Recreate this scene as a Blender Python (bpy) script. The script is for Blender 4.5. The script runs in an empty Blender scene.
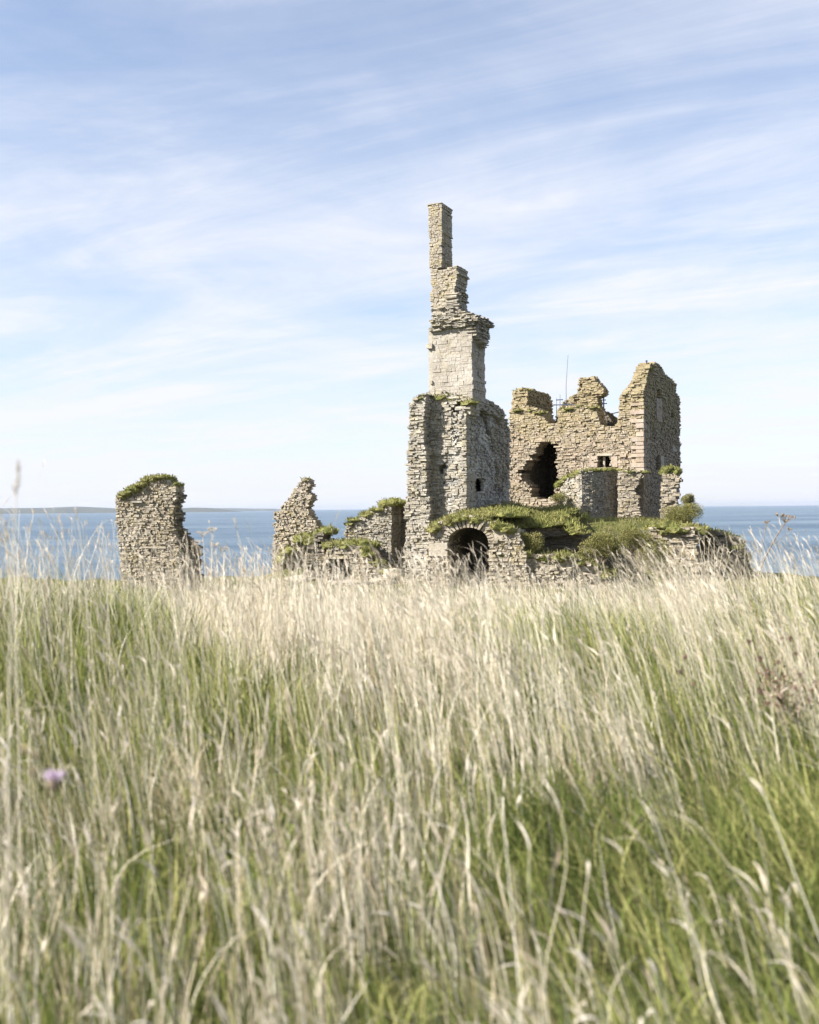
import bpy, math, random
import numpy as np
from mathutils import Vector, Matrix, noise as mnoise

# ------------------------------------------------------------------ basics
sc = bpy.context.scene
COL = sc.collection
R = math.radians
W, H = 819, 1024
FPX = 35.0 / 36.0 * H
EYE = Vector((0, 0, 1.55))
PITCH, ROLL = R(0.20), R(0.50)

cam = bpy.data.cameras.new('camera')
cam.sensor_fit = 'VERTICAL'
cam.sensor_height = 36
cam.lens = 35
cam.clip_start = 0.05
cam.clip_end = 90000
cam.dof.use_dof = True
cam.dof.focus_distance = 50
cam.dof.aperture_fstop = 1.75
camo = bpy.data.objects.new('camera', cam)
COL.objects.link(camo)
RM = Matrix.Rotation(math.pi / 2 - PITCH, 3, 'X') @ Matrix.Rotation(-ROLL, 3, 'Z')
camo.matrix_world = Matrix.Translation(EYE) @ RM.to_4x4()
sc.camera = camo


def ray(px, py):
    return RM @ Vector(((px - W / 2) / FPX, (H / 2 - py) / FPX, -1))


def at(px, py, Y):
    d = ray(px, py)
    return EYE + d * (Y / d.y)


class Plane:
    """vertical wall plane through a point, yaw in degrees; u runs along it, v into the wall"""
    def __init__(s, p, yaw):
        s.p = Vector((p[0], p[1], 0))
        a = R(yaw)
        s.yaw = yaw
        s.d = Vector((math.cos(a), -math.sin(a), 0))
        s.n = Vector((-math.sin(a), -math.cos(a), 0))

    def uz(s, px, py):
        d = ray(px, py)
        t = (s.p - EYE).dot(s.n) / d.dot(s.n)
        q = EYE + d * t
        return ((q - s.p).dot(s.d), q.z)

    def pt(s, u, v, z):
        q = s.p + s.d * u - s.n * v
        return Vector((q.x, q.y, z))

    def back(s, off, du=0.0):
        q = s.p - s.n * off + s.d * du
        return Plane((q.x, q.y), s.yaw)


def plane_px(px, Y, yaw):
    q = at(px, 507, Y)
    return Plane((q.x, q.y), yaw)


def tag(o, label=None, cat=None, group=None, kind=None):
    if label: o['label'] = label
    if cat: o['category'] = cat
    if group: o['group'] = group
    if kind: o['kind'] = kind
    return o


def thing(name, loc, label, cat, group=None):
    o = bpy.data.objects.new(name, None)
    COL.objects.link(o)
    o.location = loc
    o.empty_display_size = 0.2
    return tag(o, label, cat, group)


def world_loc(o):
    q = Vector((0, 0, 0))
    while o is not None:
        q += Vector(o.location)
        o = o.parent
    return q


class MB:
    """collects vertices, faces and a per-vertex tint; builds ONE mesh object"""
    def __init__(s):
        s.v, s.f, s.t = [], [], []

    def box8(s, pts, tint):
        i = len(s.v)
        s.v += pts
        s.t += [tint] * 8
        s.f += [(i, i + 2, i + 3, i + 1), (i + 4, i + 5, i + 7, i + 6), (i, i + 1, i + 5, i + 4),
                (i + 2, i + 6, i + 7, i + 3), (i, i + 4, i + 6, i + 2), (i + 1, i + 3, i + 7, i + 5)]

    def tube(s, pts, r0, r1=None, n=6, tint=.5):
        r1 = r0 if r1 is None else r1
        base = len(s.v)
        m = len(pts)
        for k, p in enumerate(pts):
            p = Vector(p)
            a = Vector(pts[max(0, k - 1)]); b = Vector(pts[min(m - 1, k + 1)])
            d = (b - a).normalized()
            x = d.orthogonal().normalized()
            y = d.cross(x)
            r = r0 + (r1 - r0) * k / max(1, m - 1)
            for j in range(n):
                an = 2 * math.pi * j / n
                s.v.append(p + x * (r * math.cos(an)) + y * (r * math.sin(an)))
                s.t.append(tint)
        for k in range(m - 1):
            for j in range(n):
                s.f.append((base + k * n + j, base + k * n + (j + 1) % n,
                            base + (k + 1) * n + (j + 1) % n, base + (k + 1) * n + j))
        s.f.append(tuple(base + j for j in reversed(range(n))))
        s.f.append(tuple(base + (m - 1) * n + j for j in range(n)))

    def lump(s, c, r, amp=.25, fq=1.3, sub=2, tint=.5, seed=0, low=-0.6):
        """a rock/earth lump: noisy squashed ball"""
        vs, fs = ico(sub)
        i = len(s.v)
        for p in vs:
            k = 1 + amp * mnoise.noise(p * fq + Vector((seed * 7.3, seed * 3.1, seed))) + amp * .5 * mnoise.noise(p * fq * 3 + Vector((seed, 5, 2)))
            q = Vector((p.x * r[0], p.y * r[1], max(p.z, low) * r[2])) * k
            s.v.append(Vector(c) + q)
            s.t.append(tint)
        s.f += [(a + i, b + i, d + i) for a, b, d in fs]

    def build(s, name, mat, parent=None, smooth=False, origin=None):
        me = bpy.data.meshes.new(name)
        if parent is not None:
            o0 = world_loc(parent)
        elif origin is not None:
            o0 = Vector(origin)
        else:
            o0 = Vector((0, 0, 0))
        me.from_pydata([tuple(Vector(p) - o0) for p in s.v], [], s.f)
        at_ = me.attributes.new('tint', 'FLOAT', 'POINT')
        at_.data.foreach_set('value', np.array(s.t, dtype=np.float32))
        me.materials.append(mat)
        if smooth:
            me.polygons.foreach_set('use_smooth', [True] * len(me.polygons))
        me.update()
        o = bpy.data.objects.new(name, me)
        COL.objects.link(o)
        if parent is not None:
            o.parent = parent
        else:
            o.location = o0
        return o


_ico = {}


def ico(sub):
    if sub not in _ico:
        import bmesh
        bm = bmesh.new()
        bmesh.ops.create_icosphere(bm, subdivisions=sub, radius=1)
        _ico[sub] = ([v.co.copy() for v in bm.verts], [tuple(v.index for v in f.verts) for f in bm.faces])
        bm.free()
    return _ico[sub]


# ------------------------------------------------------------------ noise (numpy)
def hash2(ix, iy, seed):
    n = (ix * 374761393 + iy * 668265263 + seed * 974634777) & 0x7fffffff
    n = ((n ^ (n >> 13)) * 1274126177) & 0x7fffffff
    n = n ^ (n >> 16)
    return (n & 0xffff) / 65535.0


def vnoise(x, y, seed=0):
    x = np.asarray(x, float); y = np.asarray(y, float)
    ix = np.floor(x).astype(np.int64); iy = np.floor(y).astype(np.int64)
    fx = x - ix; fy = y - iy
    fx = fx * fx * (3 - 2 * fx); fy = fy * fy * (3 - 2 * fy)
    a = hash2(ix, iy, seed); b = hash2(ix + 1, iy, seed)
    c = hash2(ix, iy + 1, seed); d = hash2(ix + 1, iy + 1, seed)
    return a + (b - a) * fx + (c - a) * fy + (a - b - c + d) * fx * fy


def fbm(x, y, seed=0, o=3):
    s = 0; k = 1; tot = 0
    for i in range(o):
        s = s + k * vnoise(x * 2 ** i, y * 2 ** i, seed + i * 17)
        tot += k
        k *= .5
    return s / tot


def sst(a, b, x):
    t = np.clip((x - a) / (b - a), 0, 1)
    return t * t * (3 - 2 * t)


# ------------------------------------------------------------------ materials
def nodes(name):
    m = bpy.data.materials.new(name)
    m.use_nodes = True
    nt = m.node_tree
    return m, nt, nt.nodes['Principled BSDF'], nt.nodes['Material Output']


def add(nt, t, **kw):
    n = nt.nodes.new(t)
    for k, v in kw.items():
        if k in ('op',):
            n.operation = v
        elif k == 'ins':
            for kk, vv in v.items():
                n.inputs[kk].default_value = vv
        else:
            setattr(n, k, v)
    return n


def ramp(nt, fac, stops):
    r = nt.nodes.new('ShaderNodeValToRGB')
    e = r.color_ramp.elements
    while len(e) < len(stops):
        e.new(.5)
    for el, (p, c) in zip(e, stops):
        el.position = p
        el.color = (c, c, c, 1) if not isinstance(c, tuple) else (*c, 1)
    nt.links.new(fac, r.inputs[0])
    return r.outputs[0]


def noise_tex(nt, vec, scale, detail=4, rough=.6, dist=0):
    n = add(nt, 'ShaderNodeTexNoise', ins={'Scale': scale, 'Detail': detail, 'Roughness': rough, 'Distortion': dist})
    if vec is not None:
        nt.links.new(vec, n.inputs['Vector'])
    return n.outputs['Fac']


def mixc(nt, fac, a, b, mode='MIX'):
    m = add(nt, 'ShaderNodeMix', data_type='RGBA', blend_type=mode)
    for sock, val in ((m.inputs[0], fac), (m.inputs[6], a), (m.inputs[7], b)):
        if hasattr(val, 'links'):
            nt.links.new(val, sock)
        elif isinstance(val, tuple):
            sock.default_value = (*val, 1)
        else:
            sock.default_value = val
    return m.outputs[2]


def stone_mat(name, dark, mid, light, lichen=(.36, .29, .08), lich=.35, lich_top=None, pale=0., bump=.5, pink=0.):
    """rubble: every stone its own tone, weather stains, lichen patches (more towards exposed tops)"""
    m, nt, p, out = nodes(name)
    co = add(nt, 'ShaderNodeTexCoord').outputs['Object']
    tint = add(nt, 'ShaderNodeAttribute', attribute_name='tint').outputs['Fac']
    c = ramp(nt, tint, [(0, dark), (.35, mid), (.8, light), (1, tuple(min(.7, x * 1.25) for x in light))])
    n1 = noise_tex(nt, co, 2.2, 6, .65)
    c = mixc(nt, ramp(nt, n1, [(.3, 0.), (.72, .75)]), c, tuple(x * .62 for x in mid))
    n2 = noise_tex(nt, co, 9, 5, .7)
    c = mixc(nt, ramp(nt, n2, [(.42, 0.), (.62, .55)]), c, tuple(min(.75, x * 1.15) for x in light))
    if pale:
        n3 = noise_tex(nt, co, 1.1, 5, .7, .6)
        c = mixc(nt, ramp(nt, n3, [(.46, 0.), (.62, pale)]), c, (.50, .48, .44))
    if pink:
        n5 = noise_tex(nt, co, .8, 3, .6)
        pk = add(nt, 'ShaderNodeMath', op='MULTIPLY')
        nt.links.new(ramp(nt, n5, [(.42, 0.), (.6, pink)]), pk.inputs[0])
        nt.links.new(ramp(nt, tint, [(.3, 0.3), (.7, 1.)]), pk.inputs[1])
        c = mixc(nt, pk.outputs[0], c, (.42, .27, .19))
    n4 = noise_tex(nt, co, 1.6, 7, .72, .4)
    lf = ramp(nt, n4, [(.5, 0.), (.66, lich)])
    if lich_top:
        # lichen is thicker on the weather-beaten upper courses
        sx = add(nt, 'ShaderNodeSeparateXYZ'); nt.links.new(co, sx.inputs[0])
        mr = add(nt, 'ShaderNodeMapRange', ins={'From Min': lich_top[0], 'From Max': lich_top[1], 'To Min': 0., 'To Max': .35})
        nt.links.new(sx.outputs['Z'], mr.inputs['Value'])
        ad = add(nt, 'ShaderNodeMath', op='ADD')
        nt.links.new(n4, ad.inputs[0]); nt.links.new(mr.outputs[0], ad.inputs[1])
        lf = ramp(nt, ad.outputs[0], [(.54, 0.), (.72, min(1, lich * 1.8))])
    c = mixc(nt, lf, c, lichen)
    nt.links.new(c, p.inputs['Base Color'])
    p.inputs['Roughness'].default_value = .95
    p.inputs['Specular IOR Level'].default_value = .15
    b = add(nt, 'ShaderNodeBump', ins={'Strength': bump, 'Distance': .06})
    nt.links.new(noise_tex(nt, co, 7, 7, .7), b.inputs['Height'])
    nt.links.new(b.outputs[0], p.inputs['Normal'])
    return m


GREY = stone_mat('grey_flagstone', (.10, .092, .075), (.215, .195, .16), (.35, .32, .265), lich=.25, pale=.35)
FLANK = stone_mat('limewashed_rubble', (.11, .105, .095), (.225, .215, .195), (.36, .345, .315), lich=.12, pale=.75)
TAN = stone_mat('tan_rubble', (.115, .095, .07), (.245, .21, .16), (.375, .33, .26), lich=.3, pale=.2)
WARM = stone_mat('warm_rubble', (.105, .085, .06), (.235, .195, .14), (.37, .32, .25), lichen=(.27, .225, .10), lich=.24, lich_top=(4.3, 8.6), pink=.12)
SMOOTH = stone_mat('harled_masonry', (.22, .20, .165), (.28, .255, .215), (.35, .32, .275), lich=.15, pale=.35, bump=.6)
STACK = stone_mat('chimney_masonry', (.16, .14, .105), (.27, .235, .18), (.36, .32, .255), lichen=(.34, .275, .085), lich=.5, pale=.15)
RED = stone_mat('red_sandstone', (.19, .145, .11), (.28, .22, .175), (.35, .29, .235), lich=.25, pale=.25)
PALEST = stone_mat('pale_sandstone', (.27, .24, .19), (.35, .315, .25), (.40, .36, .3), lich=.1)
ROCK = stone_mat('cliff_rock', (.06, .052, .042), (.13, .115, .092), (.23, .205, .165), lich=.3, bump=1.)
INNER_SHADE = stone_mat('inner_shade_rubble', (.06, .054, .045), (.11, .10, .08), (.17, .15, .12), lich=.05)  # rubble colour darkened so the insides of openings look shaded


def plant_mat(name, stops, transl=.35, rough=.8, patch=None):
    m, nt, p, out = nodes(name)
    tint = add(nt, 'ShaderNodeAttribute', attribute_name='tint').outputs['Fac']
    c = ramp(nt, tint, stops)
    if patch:
        co = add(nt, 'ShaderNodeTexCoord').outputs['Object']
        c = mixc(nt, ramp(nt, noise_tex(nt, co, patch[0], 3, .6), [(.4, 0.), (.65, patch[1])]), c, patch[2])
    nt.links.new(c, p.inputs['Base Color'])
    p.inputs['Roughness'].default_value = rough
    p.inputs['Specular IOR Level'].default_value = .25
    if transl:
        t = add(nt, 'ShaderNodeBsdfTranslucent'); nt.links.new(c, t.inputs[0])
        mx = add(nt, 'ShaderNodeMixShader', ins={0: transl})
        nt.links.new(p.outputs[0], mx.inputs[1]); nt.links.new(t.outputs[0], mx.inputs[2])
        nt.links.new(mx.outputs[0], out.inputs['Surface'])
    return m


DRY = plant_mat('dry_straw', [(0, (.27, .20, .115)), (.3, (.49, .415, .285)), (.7, (.69, .63, .50)), (1, (.80, .755, .65))], .22)
HEAD = plant_mat('seed_head_husk', [(0, (.46, .38, .29)), (.5, (.64, .57, .46)), (1, (.76, .70, .61))], .22)
GREEN = plant_mat('green_blade', [(0, (.04, .06, .016)), (.4, (.125, .165, .042)), (.75, (.28, .31, .085)), (1, (.50, .47, .20))], .36)
TURF = plant_mat('turf_blade', [(0, (.085, .10, .028)), (.5, (.215, .23, .065)), (1, (.38, .36, .13))], .38, patch=(.9, .45, (.31, .26, .13)))
BUSHM = plant_mat('bush_leaf', [(0, (.09, .095, .03)), (.5, (.21, .205, .07)), (1, (.36, .32, .13))], .32)
BARK = plant_mat('dead_stem', [(0, (.13, .10, .07)), (1, (.30, .24, .18))], 0)
SOIL = plant_mat('turf_soil', [(0, (.05, .05, .02)), (1, (.10, .105, .035))], 0)


def simple_mat(name, c, rough=.6, metal=0., var=.25):
    m, nt, p, out = nodes(name)
    co = add(nt, 'ShaderNodeTexCoord').outputs['Object']
    n = noise_tex(nt, co, 14, 4)
    cc = mixc(nt, ramp(nt, n, [(.35, 0.), (.7, 1.)]), c, tuple(x * (1 - var) for x in c))
    nt.links.new(cc, p.inputs['Base Color'])
    p.inputs['Roughness'].default_value = rough
    p.inputs['Metallic'].default_value = metal
    return m


IRON = simple_mat('dark_iron', (.05, .05, .055), .6)
BLUEP = simple_mat('blue_painted_steel', (.07, .10, .20), .5)
GALV = simple_mat('galvanised_steel', (.25, .27, .30), .5, .3)
PURPLE = simple_mat('thistle_purple', (.66, .54, .67), .9)
CREAM = simple_mat('cream_floret', (.62, .53, .36), .9)
BROWN = simple_mat('brown_seedhead', (.12, .065, .05), .9)

# ------------------------------------------------------------------ masonry
SKY_Z = 1e9


def spans(polys, z):
    xs = []
    for P in polys:
        n = len(P)
        for i in range(n):
            (u0, z0), (u1, z1) = P[i], P[(i + 1) % n]
            if (z0 <= z < z1) or (z1 <= z < z0):
                xs.append(u0 + (z - z0) / (z1 - z0) * (u1 - u0))
    xs.sort()
    return [(xs[i], xs[i + 1]) for i in range(0, len(xs) - 1, 2) if xs[i + 1] - xs[i] > .03]


def sub_poly(iv, holes):
    out = []
    for a, b in iv:
        segs = [(a, b)]
        for h0, h1 in holes:
            ns = []
            for s0, s1 in segs:
                if h1 <= s0 or h0 >= s1:
                    ns.append((s0, s1))
                else:
                    if h0 - s0 > .04: ns.append((s0, h0))
                    if s1 - h1 > .04: ns.append((h1, s1))
            segs = ns
        out += segs
    return out


def masonry(pl, out_px, T, name, mat, parent, seed=1, hc=(.09, .24), ls=(.22, .75), prot=.05, rag=(.05, .05),
            holes=(), through=False, fd=.38, miss=.035, gap=.013, taper=0., in_uz=False, joint=.055, ledge=.06, fine=.56, jit=.02, ragh=.06, back_holes=()):
    """rubble wall of single stones laid in courses round a mortar core; the outline is given
    on the wall's own plane, and the wall has real thickness T."""
    rnd = random.Random(seed)
    rag = (rag[0] * .65, rag[1] * .65)
    hc = (hc[0] * fine, hc[1] * fine); ls = (ls[0] * fine * 1.05, ls[1] * fine * 1.05)
    P = out_px if in_uz else [pl.uz(*q) for q in out_px]
    HP = [h if in_uz else [pl.uz(*q) for q in h] for h in holes]
    zs = [q[1] for q in P]
    z, z1 = min(zs), max(zs)
    mb = MB()

    def stone(u0, u1, v0, v1, za, zb, tint):
        j = lambda s: rnd.uniform(-s, s)
        a = jit
        pts = []
        lean = j(.12)
        for zz in (za, zb):
            for vv in (v0, v1):
                for uu in (u0, u1):
                    pts.append(pl.pt(uu + j(a) + (lean * (zz - za)), vv + j(a) + (0 if vv == v1 else taper * (zz - min(zs))), zz + j(a * .8)))
        mb.box8(pts, tint)

    def row(a, b, za, zb, along_u, lo, hi, sgn, intervals=None):
        # along_u: stones run along u between a,b, face at lo (outside), back at hi
        x = a
        while x < b - .02:
            l = rnd.uniform(*ls) * (.6 if rnd.random() < .3 else 1)
            e = min(x + l, b)
            if b - e < .12: e = b
            if rnd.random() > miss:
                pr = rnd.gauss(0, prot * .55)
                if rnd.random() < .06: pr += ledge * 1.2
                pr = max(-.11, min(.2, pr))
                cuts = [(za, zb)]
                if zb - za > .17 and rnd.random() < .5:
                    mz = za + (zb - za) * rnd.uniform(.35, .65)
                    cuts = [(za, mz), (mz, zb)]
                for (c0, c1) in cuts:
                    t = min(1, max(0, rnd.gauss(.5, .2)))
                    q = pr + rnd.uniform(-.015, .015)
                    g = gap * rnd.uniform(.5, 1.4)
                    if along_u:
                        stone(x + g, e - g, lo - sgn * q, hi, c0 + g * .5, c1 - g * .5, t)
                    else:
                        stone(lo - sgn * q, hi, x + g, e - g, c0 + g * .5, c1 - g * .5, t)
            x = e

    k = 0
    wa = wb = 0.
    while z < z1 - .03:
        h = rnd.uniform(*hc)
        zb = min(z + h, z1)
        zm = (z + zb) / 2
        full = spans([P], zm)
        hol = []
        for hp in HP:
            hol += [(q0 + rnd.gauss(0, ragh), q1 + rnd.gauss(0, ragh)) for q0, q1 in spans([hp], zm)]
        for (a, b) in full:
            # broken ends wander slowly from course to course, with single stones sticking out
            wa = .8 * wa + .75 * rnd.gauss(0, rag[0]); wb = .8 * wb + .75 * rnd.gauss(0, rag[1])
            a += wa + rnd.gauss(0, rag[0] * .45); b -= wb + rnd.gauss(0, rag[1] * .45)
            if b - a < .1: continue
            fr = sub_poly([(a, b)], hol)
            if T < .75:
                for (c, d) in fr:
                    row(c, d, z, zb, True, 0, T, 1)
                    if d - c > .3:
                        mb.box8([pl.pt(u, v, q) for q in (z - .02, zb) for v in (joint, T - joint) for u in (c + .08, d - .08)], .12)
            else:
                f = min(fd, T * .45)
                for (c, d) in fr:
                    row(c, d, z, zb, True, 0, f, 1)
                    if d - c > .3:
                        mb.box8([pl.pt(u, v, q) for q in (z - .02, zb) for v in (joint, f + .02) for u in (c + .07, d - .07)], .1)
                bk = fr if through else [(a, b)]
                if back_holes:
                    bk = sub_poly([(a, b)], [q for h in back_holes for q in spans([[pl.uz(*p) for p in h]], zm)])
                for (c, d) in bk:
                    s = f if k % 2 else f * .55
                    w = min(.4, (d - c) * .35)
                    row(f, T - f, z, zb, False, c, c + w, 1)
                    row(f, T - f, z, zb, False, d, d - w, -1)
                    row(c, d, z, zb, True, T, T - f, -1)
                    if d - c > .3:
                        mb.box8([pl.pt(u, v, q) for q in (z - .02, zb) for v in (f + .04, T - joint) for u in (c + .09, d - .09)], .1)
        z = zb
        k += 1
    return mb.build(name, mat, parent)


def turf(parent, name, lumps, n_per=70, bl=(.10, .26), bw=.028, seed=1, droop=.0, amp=.35):
    """cushions of earth covered with short grass, growing on broken masonry"""
    rnd = random.Random(seed)
    mb = MB()
    soil = MB()
    for li, (c, r) in enumerate(lumps):
        c = Vector(c)
        soil.lump(c, r, amp, 1.6, 2, rnd.random(), seed + li, -.45)
        area = r[0] * r[1] + r[2] * max(r[0], r[1])
        for _ in range(int(n_per * (area * 2.2 + .15))):
            d = Vector((rnd.gauss(0, 1), rnd.gauss(0, 1), abs(rnd.gauss(0, 1)) - .25)).normalized()
            k = 1 + amp * mnoise.noise(d * 1.6 + Vector(((seed + li) * 7.3, (seed + li) * 3.1, seed + li)))
            p = c + Vector((d.x * r[0], d.y * r[1], max(d.z, -.45) * r[2])) * k * .97
            g = (d * .55 + Vector((rnd.gauss(-.1, .3), rnd.gauss(0, .3), .75 - droop))).normalized() * rnd.uniform(*bl)
            s = g.cross(Vector((rnd.gauss(0, 1), rnd.gauss(0, 1), rnd.gauss(0, 1)))).normalized() * bw * rnd.uniform(.6, 1.3)
            i = len(mb.v)
            mid = p + g * .55 + Vector((0, 0, .02))
            mb.v += [p - s, p + s, mid + s * .7, mid - s * .7, p + g + Vector((rnd.gauss(0, .03), rnd.gauss(0, .03), -.02))]
            t = min(1, max(0, rnd.gauss(.5, .22)))
            mb.t += [t] * 5
            mb.f += [(i, i + 1, i + 2, i + 3), (i + 3, i + 2, i + 4)]
    # soil and blades are one piece of turf
    i = len(mb.v)
    nb = len(mb.f)
    mb.v += soil.v
    mb.t += [.15 + t * .4 for t in soil.t]
    mb.f += [tuple(q + i for q in f) for f in soil.f]
    return mb.build(name, TURF, parent)


def turf_on(pl, pts, T, rx=.45, rz=.22, step=.45, back=.5, seed=3):
    """lumps along a pixel polyline lying on the wall top of plane pl"""
    rnd = random.Random(seed)
    U = [pl.uz(*q) for q in pts]
    res = []
    for (u0, z0), (u1, z1) in zip(U[:-1], U[1:]):
        n = max(1, int(abs(u1 - u0) / step + .5))
        for k in range(n):
            t = (k + rnd.uniform(.2, .8)) / n
            m = max(1, int(T / .8 + .5))
            for q in range(m):
                v = T * (q + rnd.uniform(.3, .7)) / m
                res.append((pl.pt(u0 + (u1 - u0) * t, v, z0 + (z1 - z0) * t - rz * .35),
                            (rx * rnd.uniform(.8, 1.25), max(.25, T / m * .6) * rnd.uniform(.9, 1.2), rz * rnd.uniform(.7, 1.35))))
    return res


def bush(name, c, r, n, label, cat='bush', group=None, leaf=.052, seed=1, mat=None):
    rnd = random.Random(seed)
    c = Vector(c)
    o = thing(name, (c.x, c.y, c.z - r[2] * .6), label, cat, group)
    mb = MB()
    nl = max(9, int(16 * r[0] * r[1] + 8))
    cl = []
    for _ in range(nl):
        d = Vector((rnd.gauss(0, 1), rnd.gauss(0, 1), rnd.gauss(.25, .8))).normalized() * rnd.uniform(.35, .85)
        cl.append((c + Vector((d.x * r[0], d.y * r[1], d.z * r[2])), rnd.uniform(.34, .55), rnd.gauss(0, .12)))
    for _ in range(n):
        cc, rr, dt = rnd.choice(cl)
        d = Vector((rnd.gauss(0, 1), rnd.gauss(0, 1), rnd.gauss(.2, 1))).normalized() * rr * rnd.uniform(.5, 1.08)
        p = cc + Vector((d.x * r[0], d.y * r[1], d.z * r[2]))
        if p.z < c.z - r[2] * .8: continue
        g = (d.normalized() + Vector((rnd.gauss(0, .6), rnd.gauss(0, .6), rnd.gauss(.5, .5)))).normalized() * leaf * rnd.uniform(.7, 1.6)
        s = g.cross(Vector((rnd.gauss(0, 1), rnd.gauss(0, 1), rnd.gauss(0, 1)))).normalized() * leaf * .35
        i = len(mb.v)
        mb.v += [p, p + g * .5 + s, p + g, p + g * .5 - s]
        mb.t += [min(1, max(0, rnd.gauss(.5 + dt, .2)))] * 4
        mb.f += [(i, i + 1, i + 2, i + 3)]
    mb.build('foliage', mat or BUSHM, o)
    st = MB()
    for cc, rr, dt in cl[:12]:
        b = c + Vector((rnd.uniform(-.2, .2) * r[0], rnd.uniform(-.2, .2) * r[1], -r[2] * .95))
        st.tube([b, (b + cc) / 2 + Vector((rnd.gauss(0, .05), rnd.gauss(0, .05), .05)), cc], .03, .01, 5, rnd.random())
    st.build('stem', BARK, o)
    return o


def fill(pl, uzs, v0, v1, name, mat, parent):
    """closed prism on a wall plane"""
    mb = MB()
    n = len(uzs)
    for v in (v0, v1):
        for u, z in uzs:
            mb.v.append(pl.pt(u, v, z)); mb.t.append(.4)
    mb.f.append(tuple(range(n)))
    mb.f.append(tuple(reversed(range(n, 2 * n))))
    for i in range(n):
        mb.f.append((i, i + n, (i + 1) % n + n, (i + 1) % n))
    return mb.build(name, mat, parent)


def slab(pl, px0, px1, T0, T1, name, mat, parent, seed=0, tint=.6):
    """one dressed stone between two pixel corners on the plane"""
    rnd = random.Random(seed)
    u0, z0 = pl.uz(*px0); u1, z1 = pl.uz(*px1)
    u0, u1 = min(u0, u1), max(u0, u1); z0, z1 = min(z0, z1), max(z0, z1)
    mb = MB()
    j = lambda: rnd.uniform(-.015, .015)
    mb.box8([pl.pt(u + j(), v, z + j()) for z in (z0, z1) for v in (T0, T1) for u in (u0, u1)], tint)
    return mb.build(name, mat, parent)


# ------------------------------------------------------------------ ground
def g_base(d):
    return np.interp(d, [-80, -6, 0, 3.2, 4.8, 6.8, 8.5, 10.5, 13, 18, 28, 40, 50, 60, 75, 90],
                     [.6, .1, -.20, -.24, -.12, .04, .06, 0, -.28, -.85, -1.75, -2.4, -2.45, -2.45, -2.8, -3.2])


def ground_z(x, y):
    x = np.asarray(x, float); y = np.asarray(y, float)
    z = g_base(y)
    z = z + .52 * np.exp(-(((x + 3.4) / 1.6) ** 2 + ((y - 8.8) / 2.6) ** 2))       # tussocky rise, left
    z = z + .30 * np.exp(-(((x - 4.0) / 1.0) ** 2 + ((y - 9.8) / 2.0) ** 2))      # rise, right
    z = z + (fbm(x * .55, y * .55, 5) - .5) * .34 * sst(1.5, 6, np.abs(y) + np.abs(x))
    # terrace that carries the castle
    ter = .75 * np.ones_like(z)
    e = (fbm(x * .4, y * .4, 9) - .5) * 1.6
    front = np.where(x < 7.2, 53.6, 51.0 + (x - 7.2) * .12)
    k = sst(0, 2.6, y - front + e) * sst(1.2, 2.6, x + e * .3) * (1 - sst(14.2, 17.2, x + e))
    k = k * (1 - sst(72, 75, y + e))
    z = z * (1 - k) + ter * k
    # bank under the left ruins
    z = z + 1.15 * np.exp(-(((x + 4.6) / 3.2) ** 2 + ((y - 57.5) / 1.6) ** 2))
    # cliffs down to the water
    ce = (fbm(x * .12, y * .12, 21) - .5) * 8 + (fbm(x * .6, y * .6, 23) - .5) * 2.0
    edge = np.maximum(y - np.where(x < 1, np.interp(x, [-60, -7, -3, 1], [58, 59, 63, 79]), 79), np.maximum((x - 21.5 - np.maximum(0, (45 - y)) * .55), (-x - 52)))
    c = sst(0, 6, edge + ce)
    z = z * (1 - c) + (-21) * c
    return z


def make_ground():
    xs = np.concatenate([np.arange(-90, -30, 3), np.arange(-30, 30.01, .4), np.arange(33, 90.1, 3)])
    ys = np.concatenate([np.arange(-70, 0, 4), np.arange(0, 96, .4), np.arange(96, 110, 3)])
    X, Y = np.meshgrid(xs, ys)
    Z = ground_z(X, Y)
    nx, ny = len(xs), len(ys)
    v = np.stack([X, Y, Z], -1).reshape(-1, 3)
    i = np.arange(nx * ny).reshape(ny, nx)
    f = np.stack([i[:-1, :-1], i[:-1, 1:], i[1:, 1:], i[1:, :-1]], -1).reshape(-1, 4)
    m, nt, p, out = nodes('meadow_soil')
    co = add(nt, 'ShaderNodeTexCoord').outputs['Object']
    geo = add(nt, 'ShaderNodeNewGeometry')
    c = ramp(nt, noise_tex(nt, co, 1.3, 6, .65), [(.3, (.055, .06, .02)), (.5, (.10, .105, .035)), (.7, (.17, .14, .07))])
    sx = add(nt, 'ShaderNodeSeparateXYZ'); nt.links.new(geo.outputs['Normal'], sx.inputs[0])
    rock = ramp(nt, noise_tex(nt, co, 3.0, 6, .7), [(.3, (.07, .06, .048)), (.7, (.22, .19, .15))])
    c = mixc(nt, ramp(nt, sx.outputs['Z'], [(.45, 1.), (.62, 0.)]), c, rock)
    nt.links.new(c, p.inputs['Base Color'])
    p.inputs['Roughness'].default_value = 1
    p.inputs['Specular IOR Level'].default_value = .1
    b = add(nt, 'ShaderNodeBump', ins={'Strength': .8, 'Distance': .12})
    nt.links.new(noise_tex(nt, co, 5, 8, .7), b.inputs['Height']); nt.links.new(b.outputs[0], p.inputs['Normal'])
    o = np_mesh('ground', v, f, m, smooth=True)
    tag(o, kind='structure')
    return o


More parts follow.
